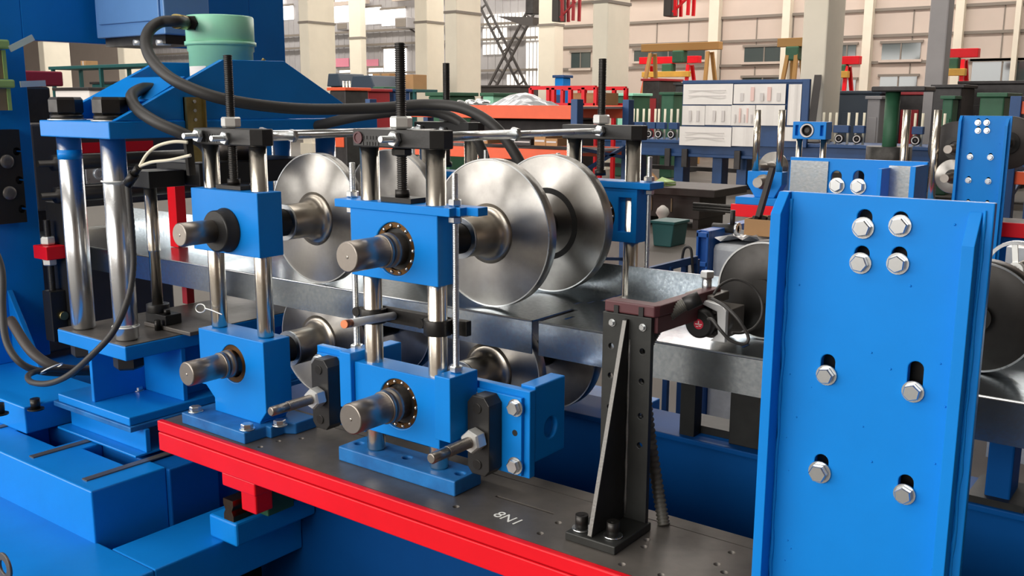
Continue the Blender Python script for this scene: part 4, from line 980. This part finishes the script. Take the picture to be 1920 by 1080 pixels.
papers = [((1281, 158, 1373, 196), 'white printed sheet with two grey lines at the board top corner', 1), ((1376, 158, 1472, 195), 'white sheet with red print blocks on the board top row', 2),
          ((1280, 198, 1320, 235), 'small white sheet with faint tint in the middle row beside the outer edge', 3), ((1323, 198, 1369, 235), 'small white sheet with faint grid in the middle row', 3),
          ((1372, 197, 1414, 236), 'white sheet with pale colour stripes in the middle row', 2), ((1417, 197, 1470, 236), 'white sheet next to the blue gap in the middle row', 0),
          ((1274, 237, 1370, 275), 'white printed sheet with two grey lines at the board bottom corner', 1), ((1373, 238, 1414, 275), 'blank white sheet on the board bottom row', 0),
          ((1479, 158, 1499, 235), 'tall narrow white sheet by the board post', 0), ((1469, 238, 1500, 265), 'small blank white sheet low beside the blue bearing block', 0)]
for (r, lab, kind) in papers:
    x0, x1, z0, z1 = wrect(*r, 17.04)
    th = thing('paper_sheet', lab, 'poster', ((x0 + x1) / 2, 17.04, z0), 'white sheets on the board')
    mb = MB(); n = 8; rr = random.Random(int(r[0]))
    ph = rr.random() * 6
    poly = [(x0 + (x1 - x0) * k / n, 17.045 + .012 * math.sin(ph + k * 1.1)) for k in range(n + 1)]
    mb.prism(poly + [(x, y + .012) for (x, y) in poly[::-1]], 'z', z0, z1); mb.build('sheet', 'carton_w', th)
    W_, H_ = x1 - x0, z1 - z0
    if kind == 1:
        for f in (.40, .66): MB().box(x0 + W_ * .12, x0 + W_ * .86, 17.024, 17.030, z0 + H_ * f, z0 + H_ * f + .018).build('print_line', 'print', th)
    if kind == 2:
        for k, f in enumerate((.14, .34, .52, .66, .84)): MB().box(x0 + W_ * f, x0 + W_ * (f + .07), 17.024, 17.030, z0 + H_ * .15, z0 + H_ * (.55 + .3 * (k % 2))).build('print_block', ('print', 'print_red')[k % 2], th)
    if kind == 3:
        for k in range(2): MB().box(x0 + W_ * (.3 + .35 * k), x0 + W_ * (.42 + .35 * k), 17.024, 17.030, z0 + H_ * .2, z0 + H_ * .75).build('print_block', 'print', th)

# ------------------------------------------------------------------ parallel roll former in the middle ground
Y2 = 6.3
m2 = thing('parallel_machine_bed', 'red edged bed of the parallel roll former beyond the strip', 'machine bed', (-1, Y2, 0))
a = on(1370, 382, y=Y2); zb2 = a.z
MB().box(a.x, 1.5, Y2, Y2 + .03, zb2 - .085, zb2).build('side_rail', 'red', m2, .004)
MB().box(a.x + .01, 1.5, Y2 + .03, Y2 + .30, zb2 - .03, zb2 - .002).build('top_plate', 'dsteel', m2)
MB().box(-1.2, 1.5, Y2 + .05, Y2 + .4, .0, zb2 - .04).build('base_box', 'blue_deep', m2)
MB().box(a.x + .3, a.x + .42, Y2 + .06, Y2 + .28, 0, zb2 - .04).build('leg', 'blue_deep', m2)
x0, x1, z0, z1 = wrect(1404, 320, 1466, 372, Y2 + .1)
S = thing('parallel_roll_stand', 'blue roll stand with tall bare posts on the parallel bed', 'roll stand', ((x0 + x1) / 2, Y2 + .12, zb2), 'stands on the parallel bed')
MB().prism([(x0, z1), (x1, z1), (x1, z0 + .09), (x1 - .05, z0), (x0 + .06, z0), (x0, z0 + .09)], 'y', Y2 + .08, Y2 + .18).build('bearing_block', 'blue', S, .004)
MB().box(x0 - .06, x1 + .08, Y2 + .03, Y2 + .24, zb2 - .001, z0 + .001).build('foot', 'blue', S, .004)
for px in (1419, 1464):
    X = on(px, 260, y=Y2 + .13).x; MB().cyl((X, Y2 + .13, z1), (X, Y2 + .13, on(px, 206, y=Y2 + .13).z), .0235, 20).build('post', 'chrome', S)
q = on(1430, 341, y=Y2 + .05)
MB().lathe([(0, .034), (.08, .036), (.081, .05), (.12, .05)], (q.x, Y2 - .04, q.z), (0, 1, 0), 24).build('shaft_end', 'shaft', S)
q = on(1452, 312, y=Y2 + .5); MB().lathe([(0, .04), (.02, .04), (.021, .105), (.05, .105)], (q.x, Y2 + .45, q.z), (0, 1, 0), 40).build('disc', 'steel', S)
MB().cyl((q.x, Y2 + .18, q.z), (q.x, Y2 + .46, q.z), .03, 20).build('shaft_body', 'shaft', S)
t = thing('bare_post_stand', 'pair of tall bare posts standing on the parallel bed', 'roll stand', (on(1725, 300, y=Y2 + .13).x, Y2 + .13, zb2), 'stands on the parallel bed')
for px in (1697, 1755):
    X = on(px, 260, y=Y2 + .13).x; MB().cyl((X, Y2 + .13, zb2 + .03), (X, Y2 + .13, on(px, 206, y=Y2 + .13).z), .0235, 20).build('post', 'chrome', t)
X = on(1725, 300, y=Y2 + .13).x; MB().box(X - .16, X + .16, Y2 + .05, Y2 + .21, zb2 - .002, zb2 + .03).build('foot', 'blue', t, .003)
t = thing('rear_bearing_stand', 'blue bearing frame on two posts above the rear plate', 'roll stand', tuple(on(1515, 300, y=8.2)))
x0, x1, z0, z1 = wrect(1487, 228, 1548, 262, 8.2)
xc = (x0 + x1) / 2; zc = (z0 + z1) / 2
MB().box(x0, x1, 8.2, 8.34, z0, z1).build('bearing_block', 'blue', t, .005, cut=MB().cyl((xc - .02, 8.1, zc), (xc - .02, 8.27, zc), .062, 24).box(x0 + .025, x0 + .05, 8.1, 8.24, z0 + .03, z1 - .03).box(x1 - .05, x1 - .025, 8.1, 8.24, z0 + .03, z1 - .03))
MB().ring((xc - .02, 8.19, zc), (xc - .02, 8.23, zc), .058, .047, 24).build('bearing_ring', 'print', t)
MB().lathe([(0, .02), (.02, .04), (.03, .058)], (xc - .02, 8.20, zc), (0, 1, 0), 24).build('bearing_core', 'blackm', t)
for X in (x0 + .04, x1 - .04): MB().cyl((X, 8.27, .3), (X, 8.27, z0), .026, 16).build('post', 'chrome', t)
MB().box(x0 - .1, x1 + .1, 8.15, 8.4, 0, .3).build('base', 'blue_deep', t, .01)
# its side plate with bolts
y = 6.12
bl2 = [pb(a, y, .010) for a in ((1834, 229), (1850, 229), (1834, 244), (1850, 244), (1819, 293), (1857, 294), (1816, 337), (1853, 339), (1815, 380), (1851, 382))]
xa, xb = on(1795, 300, y=y).x, on(1893, 300, y=y).x
side_plate(y, xa, xb, 0, on(1840, 217, y=y).z, bl2, 'distant blue side plate with small bolts on the parallel machine')
for i, (px, py, r, mm, yy) in enumerate(((1792, 278, .165, 'clutter', 6.5), (1786, 331, .105, 'steel', 6.4), (1890, 268, .16, 'brownsteel', 6.6))):
    q = on(px, py, y=yy)
    t = thing('parallel_roll', ['large dark disc behind the distant blue plate', 'small bright disc with hub below the dark disc', 'brown disc past the edge of the distant blue plate'][i], 'roll', (q.x, yy, q.z - r))
    MB().lathe([(0, .03), (.001, r - .004), (.004, r), (.05, r), (.051, .03)], (q.x, yy, q.z), (0, 1, 0), 48).build('disc', mm, t)
    MB().ring((q.x, yy - .01, q.z), (q.x, yy, q.z), r * .42, r * .26, 28).build('hub', 'blackm', t)
    MB().cyl((q.x, yy - .2, q.z), (q.x, yy + .3, q.z), .025, 18).build('axle', 'shaft', t)

# ------------------------------------------------------------------ racks, carts and loose things
def rack(px0, px1, pys, y, label, d=.9):
    A = on(px0, pys[0][0], y=y); B = on(px1, pys[0][0], y=y)
    t = thing('storage_rack', label, 'rack', ((A.x + B.x) / 2, y, 0), 'orange storage racks')
    for (p0, p1) in pys:
        z1 = on(px0, p0, y=y).z; z0 = on(px0, p1, y=y).z
        MB().box(A.x, B.x, y - .03, y + .03, z0, z1).build('beam', 'orange', t, .004)
        MB().box(A.x, B.x, y + d - .03, y + d + .03, z0, z1).build('beam', 'orange', t, .004)
        MB().box(A.x, B.x, y + .03, y + d - .03, z1 - .03, z1 - .01).build('deck', 'wallgrey', t)
    for X in (A.x, B.x + .07):
        for dy in (0, d): MB().box(X - .07, X, y + dy - .05, y + dy + .05, 0, on(px1, pys[0][0] - 10, y=y).z).build('upright', 'blue_far', t, .004)
    for X in (A.x - .035, B.x + .035):
        for k in range(5): MB().bar((X, y, .2 + .25 * k), (X, y + d, .2 + .25 * (k + (1 if k % 2 else -0.5))), .03).build('lacing', 'blue_far', t)
    return t, A, B
r1, A, B = rack(700, 1076, ((196, 218), (268, 286)), 7.4, 'orange rack with blue uprights behind the discs')
zt1 = on(900, 196, y=7.4).z; zt2 = on(900, 268, y=7.4).z
for i, (px, w, h, z, mm, lab) in enumerate(((1018, .13, .075, zt2, 'carton', 'small brown carton on the lower rack shelf'), (1040, .13, .06, zt2, 'carton', 'small tan carton at the lower shelf end'), (985, .2, .045, zt2, 'clutter', 'flat dark bundle on the lower rack shelf'), (905, .2, .05, zt2, 'carton', 'brown carton on the lower rack shelf by the hose'))):
    X = on(px, 250, y=7.5).x
    t = thing('rack_box', lab, 'box', (X, 7.6, z), 'boxes on the lower shelf')
    MB().box(X - w / 2, X + w / 2, 7.45, 7.75, z - .009, z + h).build('carton_body', mm, t, .004)
    MB().box(X - w / 2 + .01, X + w / 2 - .01, 7.446, 7.449, z + h * .35, z + h * .6).build('tape_label', 'print', t)
t = thing('plastic_sheet', 'crumpled pale plastic sheet lying on top of the orange rack', 'plastic sheet', (on(955, 190, y=7.7).x, 7.7, zt1))
mb = MB(); n = 12; X0 = on(925, 190, y=7.6).x; X1 = on(1000, 190, y=7.6).x; rr = random.Random(4)
for i in range(n + 1):
    for j in range(7):
        e = math.sin(math.pi * i / n) * math.sin(math.pi * j / 6)
        mb.v.append((X0 + (X1 - X0) * i / n, 7.45 + .6 * j / 6, zt1 - .009 + .10 * e + (rr.uniform(0, .03) if e > .05 else 0)))
for i in range(n):
    for j in range(6): mb.face((i * 7 + j, (i + 1) * 7 + j, (i + 1) * 7 + j + 1, i * 7 + j + 1))
b0 = len(mb.v); mb.build('sheet', 'plastic_wrap', t)
q = on(880, 190, y=7.7)
t = thing('steel_ring_coil', 'shiny metal offcuts coiled on the orange rack top', 'offcuts', (q.x, 7.7, zt1))
for k in range(4): MB().ring((q.x + .07 * k, 7.6 + .05 * (k % 2), zt1 - .008), (q.x + .07 * k + .01, 7.6 + .05 * (k % 2), zt1 + .012 + .01 * k), .07, .055, 20).build('ring', 'zinc', t)
t = thing('red_crate', 'red tubular steel crate frame behind the orange rack', 'frame', (on(1060, 190, y=10).x, 10, 0))
x0, x1, z0, z1 = wrect(996, 165, 1117, 197, 10)
for X in (x0, x0 + (x1 - x0) * .28, x0 + (x1 - x0) * .36, x0 + (x1 - x0) * .62, x0 + (x1 - x0) * .82, x1):
    MB().bar((X, 10, 0), (X, 10, z1), .045).build('upright', 'red', t); MB().bar((X, 10.7, 0), (X, 10.7, z1), .045).build('upright', 'red', t)
for z in (z1, z0):
    for dy in (0, .7): MB().bar((x0, 10 + dy, z), (x1, 10 + dy, z), .045).build('rail', 'red', t)
MB().box(x0 + (x1 - x0) * .38, x1 - .05, 10.3, 10.6, z0, z1 - .06).build('carton_load', 'carton', t)
r2, A2, B2 = rack(1918, 2060, ((190, 214), (322, 346)), 7.4, 'orange rack with toothed beam ends past the distant plate')

# dark steel cart with offcuts, teal bin
q0 = on(1310, 430, z=0); yc = q0.y
x0 = on(1205, 400, y=yc).x; x1 = q0.x; zc1 = on(1250, 350, y=yc).z
t = thing('steel_cart', 'dark brown steel cart with an overhanging top on the workshop floor', 'cart', ((x0 + x1) / 2, yc, 0))
MB().box(x0 - .1, x1 + .25, yc - .1, yc + .9, zc1 - .10, zc1).build('top', 'brownsteel', t, .01)
MB().box(x0, x1, yc, yc + .8, .12, zc1 - .10).build('body', 'brownsteel', t, .01)
for X in (x0 + .06, x1 - .06): MB().box(X - .04, X + .04, yc + .02, yc + .76, 0, .12).build('leg', 'brownsteel', t)
for k in range(2): MB().box(x0 + .12 + .3 * k, x0 + .14 + .3 * k, yc - .012, yc, .2, zc1 - .15).build('rib', 'wood', t)
q = on(1250, 333, y=yc + .2)
for i, (dx, w, mm, lab) in enumerate(((-.22, .16, 'carton', 'crumpled tan carton scrap on the dark cart'), (-.02, .22, 'green_light', 'bright green plastic scrap on the dark cart'))):
    t2 = thing('scrap_piece', lab, 'scrap', (q.x + dx, yc + .25, zc1), 'scraps on the cart')
    MB().quad((q.x + dx - w / 2, yc + .1, zc1 + .02), (q.x + dx + w / 2, yc + .05, zc1 + .04), (q.x + dx + w / 2, yc + .3, zc1 + .03), (q.x + dx - w / 2, yc + .32, zc1 + .16 - .08 * i), .02).build('flap', mm, t2)
    MB().box(q.x + dx - w / 2, q.x + dx + w / 2, yc + .1, yc + .3, zc1, zc1 + .022).build('base', mm, t2)
x0b, x1b, z0b, z1b = wrect(1222, 418, 1262, 462, on(1240, 462, z=0).y)
yb = on(1240, 462, z=0).y
t = thing('teal_bin', 'dark teal plastic bin on the floor beside the cart', 'bin', ((x0b + x1b) / 2, yb, 0))
MB().prism([(x0b + .03, 0), (x1b - .03, 0), (x1b, z1b), (x0b, z1b)], 'y', yb, yb + .35).build('body', 'teal', t, .01)
MB().box(x0b - .015, x1b + .015, yb - .015, yb + .365, z1b, z1b + .03).build('rim', 'teal', t, .006)
q = on(1252, 402, y=yc - .06)
tag(MB().lathe([(0, .05), (.06, .07), (.12, .05), (.18, .09), (.24, .07), (.28, .02)], (q.x, yc - .20, q.z - .15), (0, 0, 1), 12).build('white_rag', 'cloth'), 'crumpled white rag tucked against the front of the dark cart', 'rag')
for k in range(3):
    A = on(1300, 382 + 5 * k, y=6.45); B = Vector((on(1370, 382, y=Y2).x + .32, 6.45, A.z))
    t = tag(MB().cyl(A, B, .011, 12).build('drive_shaft', 'blackm'), 'long thin dark shaft running from the dark cart to the parallel bed', 'shaft', 'thin dark shafts')

# plastic wrapped bundle, blue tray, carton box of parts, pry bar
yw = 4.2
x0, x1, z0, z1 = wrect(1335, 436, 1470, 500, yw)
t = thing('wrapped_bundle', 'plastic wrapped pale bundle behind the hold down roll', 'bundle', ((x0 + x1) / 2, yw, 0))
MB().box(x0, x1, yw, yw + .55, .0, z1 - .05).build('pack', 'plastic_wrap', t, .03)
mb = MB(); rr = random.Random(9)
for i in range(11):
    for j in range(7): mb.v.append((x0 + (x1 - x0) * i / 10, yw + .02 + .5 * j / 6, z1 - .05 + rr.uniform(.005, .05)))
for i in range(10):
    for j in range(6): mb.face((i * 7 + j, (i + 1) * 7 + j, (i + 1) * 7 + j + 1, i * 7 + j + 1))
mb.build('crinkled_top', 'plastic_wrap', t)
x0t, x1t, z0t, z1t = wrect(1314, 430, 1334, 500, yw)
t = thing('blue_tray', 'blue plastic tray standing upright beside the wrapped bundle', 'tray', ((x0t + x1t) / 2, yw, 0))
MB().box(x0t, x1t, yw - .02, yw + .5, 0, z1t).build('back', 'bluebin', t, .004)
for k in range(8):
    z = .02 + (z1t - .04) * k / 7; MB().box(x0t, x1t - .001, yw - .045, yw - .02, z - .012, z + .012).build('rib', 'bluebin', t, .003)
for X in (x0t, x1t - .012): MB().box(X, X + .012, yw - .045, yw - .02, 0, z1t).build('edge', 'bluebin', t, .003)
x0, x1, z0, z1 = wrect(1396, 410, 1452, 438, yw + .1)
t = thing('parts_box', 'open brown carton of dark parts on the wrapped bundle', 'box', ((x0 + x1) / 2, yw + .2, z0))
zbx = z0 - .01
MB().box(x0, x1, yw + .1, yw + .108, zbx, z1).box(x0, x1, yw + .29, yw + .30, zbx, z1).box(x0, x0 + .008, yw + .108, yw + .29, zbx, z1).box(x1 - .008, x1, yw + .108, yw + .29, zbx, z1).box(x0, x1, yw + .1, yw + .3, zbx - .008, zbx).build('carton', 'carton', t)
for k in range(5): MB().hexa((x0 + .02 + .026 * k, yw + .15 + .03 * (k % 3), z1 - .05), (x0 + .03 + .026 * k, yw + .17 + .03 * (k % 3), z1 + .006), .018, k).build('part', 'blackm', t)
A = on(1415, 432, y=yw + .15); B = on(1448, 318, y=yw + .35)
tag(MB().bar(A, B, .022, .035).build('pry_bar', 'brownsteel'), 'dark flat bar leaning out of the brown carton', 'bar')
q = on(1362, 428, y=yw + .15)
t = thing('valve_fitting', 'small black valve fitting lying on the wrapped bundle', 'fitting', (q.x, yw + .15, q.z - .03))
MB().cyl((q.x - .07, yw + .15, q.z), (q.x + .05, yw + .15, q.z), .022, 16).build('body', 'black', t)
MB().cyl((q.x + .03, yw + .15, q.z), (q.x + .03, yw + .15, q.z + .09), .012, 12).build('stem', 'black', t)
MB().ring((q.x + .05, yw + .15, q.z), (q.x + .065, yw + .15, q.z), .032, .02, 18).build('collar', 'zinc', t)

# dark blue low trestle frame seen over the strip
t = thing('low_trestle', 'low dark blue steel trestle on the floor beyond the strip', 'trestle', tuple(on(1270, 520, y=3.4)))
A = on(1200, 512, y=3.4); B = on(1306, 486, y=3.7)
MB().bar(A, B, .02, .03).build('rail', 'blue_far', t)
for (px, py, yy) in ((1306, 486, 3.7), (1284, 490, 3.65), (1256, 500, 3.55)):
    q = on(px, py, y=yy); MB().bar((q.x, yy, 0), (q.x, yy, q.z), .022).build('leg', 'blue_far', t)
q = on(1290, 490, y=3.66); MB().tube([q + Vector((-.03, 0, -.02)), q + Vector((-.02, 0, .05)), q + Vector((.01, 0, .055)), q + Vector((.02, 0, -.01)), q + Vector((.03, 0, -.1))], .006, 8, 5).build('cable_loop', 'rubber', t)

# ------------------------------------------------------------------ background machines and clutter
def cabinet(name, r, y, d, m, label, cat, legs=0.0, trim=None):
    x0, x1, z0, z1 = wrect(*r, y)
    t = thing(name, label, cat, ((x0 + x1) / 2, y, 0))
    MB().box(x0, x1, y, y + d, legs, z1).build('body', m, t, .02)
    MB().box(x0 - .04, x1 + .04, y - .04, y + d + .04, z1, z1 + .06).build('top', trim or m, t, .01)
    MB().box(x0 + (x1 - x0) * .15, x1 - (x1 - x0) * .15, y - .02, y, legs + (z1 - legs) * .25, legs + (z1 - legs) * .8).build('panel', trim or m, t, .01)
    if legs:
        for X in (x0 + .08, x1 - .08): MB().box(X - .05, X + .05, y + .05, y + d - .05, 0, legs).build('leg', m, t)
    return t
cabinet('green_machine', (1155, 180, 1185, 206), 18.8, .8, 'green_dark', 'dark green machine cabinet beside the broad pillar', 'machine', 0, 'green')
cabinet('green_machine', (1240, 178, 1262, 210), 19.0, .8, 'green_dark', 'dark green machine cabinet behind the far stands', 'machine')
cabinet('tractor_cab', (1205, 152, 1235, 200), 22.0, 1.2, 'clutter', 'dark machine cab with red rim under the red gantry', 'machine', 0, 'red_dark')
cabinet('dark_press', (1266, 160, 1279, 210), 20.5, .9, 'clutter', 'dark machine tower beside the notice board', 'machine')
cabinet('steel_cabinet', (1568, 176, 1648, 216), 20.2, .9, 'slate', 'dark slate steel cabinet behind the far posts', 'cabinet')
cabinet('grey_cabinet', (1627, 186, 1648, 222), 19.2, .6, 'wallgrey', 'small grey cabinet against the slate one', 'cabinet')
cabinet('dark_workbench', (1684, 178, 1730, 212), 21.0, .9, 'clutter', 'dark workbench beside the green machine column', 'workbench', .3, 'red_dark')
cabinet('machining_centre', (1750, 165, 1800, 215), 19.0, 1.0, 'clutter', 'dark cluttered machine below the red gantry', 'machine')
cabinet('green_machine', (1838, 182, 1880, 225), 15.0, 1.0, 'green_dark', 'green machine body behind the distant blue plate', 'machine', 0, 'green_dark')
cabinet('green_machine', (1768, 186, 1785, 215), 18.55, .4, 'green_dark', 'small green machine post beside the dark clutter', 'machine')
cabinet('dark_stack', (1800, 158, 1935, 176), 21, 1.2, 'clutter', 'long dark stack of steel parts below the wall window', 'stack')
t = thing('green_press_column', 'round green press column on a wide base behind the tall posts', 'press', tuple(on(1668, 265, y=15.6)))
q = on(1662, 250, y=15.6); zt_ = on(1662, 172, y=15.6).z
MB().cyl((q.x, 15.8, .5), (q.x, 15.8, zt_), .11, 28).build('column', 'green_dark', t)
MB().box(q.x - .25, q.x + .55, 15.5, 16.1, zt_, zt_ + .08).build('head', 'clutter', t, .02)
MB().cyl((q.x, 15.8, 0), (q.x, 15.8, .95), .34, 32).build('base', 'blackm', t)
t = thing('leaning_bar', 'tall dark bar leaning against the broad pillar', 'bar', tuple(on(1520, 225, y=18.0)))
MB().bar(on(1521, 240, y=17.6), on(1534, 143, y=18.4), .13, .08).build('bar', 'truss', t)
MB().box(on(1521, 240, y=17.6).x - .15, on(1521, 240, y=17.6).x + .15, 17.5, 18.3, .88, .92).build('foot', 'truss', t)
# left background: benches, hoods, barrels
def bench(px0, px1, py, y, label, m='teal'):
    A = on(px0, py, y=y); B = on(px1, py, y=y)
    t = thing('work_bench', label, 'bench', ((A.x + B.x) / 2, y, 0))
    MB().box(A.x, B.x, y, y + .8, A.z - .07, A.z).build('top', m, t, .01)
    for X in (A.x + .1, (A.x + B.x) / 2, B.x - .1):
        for dy in (.06, .74): MB().box(X - .035, X + .035, y + dy - .035, y + dy + .035, 0, A.z - .07).build('leg', m, t)
    MB().box(A.x + .1, B.x - .1, y + .1, y + .7, .3, .34).build('shelf', m, t)
    return t, A
bt, A = bench(90, 290, 125, 12.0, 'long teal workbench seen through the portal opening')
q = on(160, 123, y=12.2)
t = thing('carton_box', 'brown carton standing on the teal workbench', 'box', (q.x, 12.2, A.z))
MB().box(q.x - .1, q.x + .1, 12.15, 12.45, A.z, A.z + .11).build('carton_body', 'carton', t, .004)
MB().box(q.x - .02, q.x + .02, 12.147, 12.15, A.z + .01, A.z + .10).build('tape', 'print', t)
cabinet('white_machine', (103, 170, 170, 215), 10.5, .8, 'carton_w', 'white machine housing seen through the portal opening', 'machine', .2, 'clutter')
cabinet('dark_fixture', (172, 158, 235, 178), 13.5, .6, 'teal', 'dark teal fixture bench seen through the portal', 'bench', .5, 'clutter')
def hood(px0, px1, py0, py1, y, label):
    x0, x1, z0, z1 = wrect(px0, py0, px1, py1, y)
    t = thing('slate_hood', label, 'hood', ((x0 + x1) / 2, y, 0), 'slate blue hoods')
    w = x1 - x0
    MB().prism([(x0, z0), (x1, z0), (x1 - w * .22, z1), (x0 + w * .12, z1)], 'y', y, y + .9).build('hood', 'slate', t, .02)
    for X in (x0 + .1, x1 - .1): MB().box(X - .05, X + .05, y + .1, y + .8, 0, z0).build('leg', 'clutter', t)
    return t
hood(612, 640, 138, 162, 17.0, 'small slate blue machine hood beside the cream pillar')
hood(655, 705, 142, 168, 17.0, 'wide slate blue machine hood behind the threaded screw')
for i, px in enumerate((644, 650, 656)):
    q = on(px, 165, y=14.5)
    t = thing('pale_rod', 'pale upright rod of the small press beside the slate hood', 'rod', (q.x, 14.5, 0), 'pale upright rods')
    MB().cyl((q.x, 14.5, .9), (q.x, 14.5, on(px, 152, y=14.5).z), .022, 12).build('rod', 'chrome', t)
    MB().cyl((q.x, 14.5, 0), (q.x, 14.5, .9), .05, 12).build('socket', 'clutter', t)
cabinet('magenta_crate', (670, 172, 692, 192), 14.0, .6, 'red_dark', 'dark magenta crate beside the threaded screw', 'crate')
cabinet('blue_drum', (722, 172, 738, 192), 14.8, .5, 'blue_far', 'dark blue drum cabinet beside the threaded screw', 'drum')
cabinet('green_chest', (704, 168, 720, 192), 15.0, .5, 'green_dark', 'dark green chest between the crate and the drum', 'chest')
cabinet('orange_cart', (618, 170, 648, 185), 13.0, .6, 'clutter', 'dark cart with orange top beside the cream pillar', 'cart', .4, 'orange')
for i, (px0, px1, py0, py1) in enumerate(((698, 730, 138, 152), (704, 728, 152, 168), (740, 775, 140, 168))):
    x0, x1, z0, z1 = wrect(px0, py0, px1, py1, 18.0)
    t = thing('carton_stack', ['flat brown carton on top of the stack behind the screw', 'brown carton under the flat one behind the screw', 'large brown carton beside the concrete pillar'][i], 'box', ((x0 + x1) / 2, 18.0, 0), 'brown cartons at the far bench')
    MB().box(x0, x1, 18.0, 18.5, z0, z1 - .002).build('carton_body', 'carton', t, .01)
    MB().box((x0 + x1) / 2 - .03, (x0 + x1) / 2 + .03, 17.995, 18.0, z0, z1 - .002).build('tape', 'wood', t)
bt2, A = bench(690, 780, 168, 17.9, 'long grey green bench under the brown cartons', 'teal')
cabinet('green_lathe', (803, 180, 842, 205), 12.5, .7, 'green_dark', 'dark green lathe housing below the concrete pillars', 'machine')
cabinet('green_lathe', (905, 180, 925, 205), 14.5, .7, 'green', 'pale green machine head beside the plastic sheet', 'machine', 0, 'green_dark')
cabinet('dark_girder_stack', (895, 164, 975, 180), 22.5, .9, 'truss', 'dark girder stack below the crossed braces', 'stack', .5)
cabinet('blue_gauge_box', (1040, 146, 1056, 158), 18.2, .3, 'blue', 'small bright blue box on a stand behind the red frame', 'box', .3, 'blue_far')
cabinet('dark_shelf', (880, 222, 1075, 262), 8.4, .4, 'clutter', 'dark machinery filling the bay between the rack shelves', 'machine', .2)
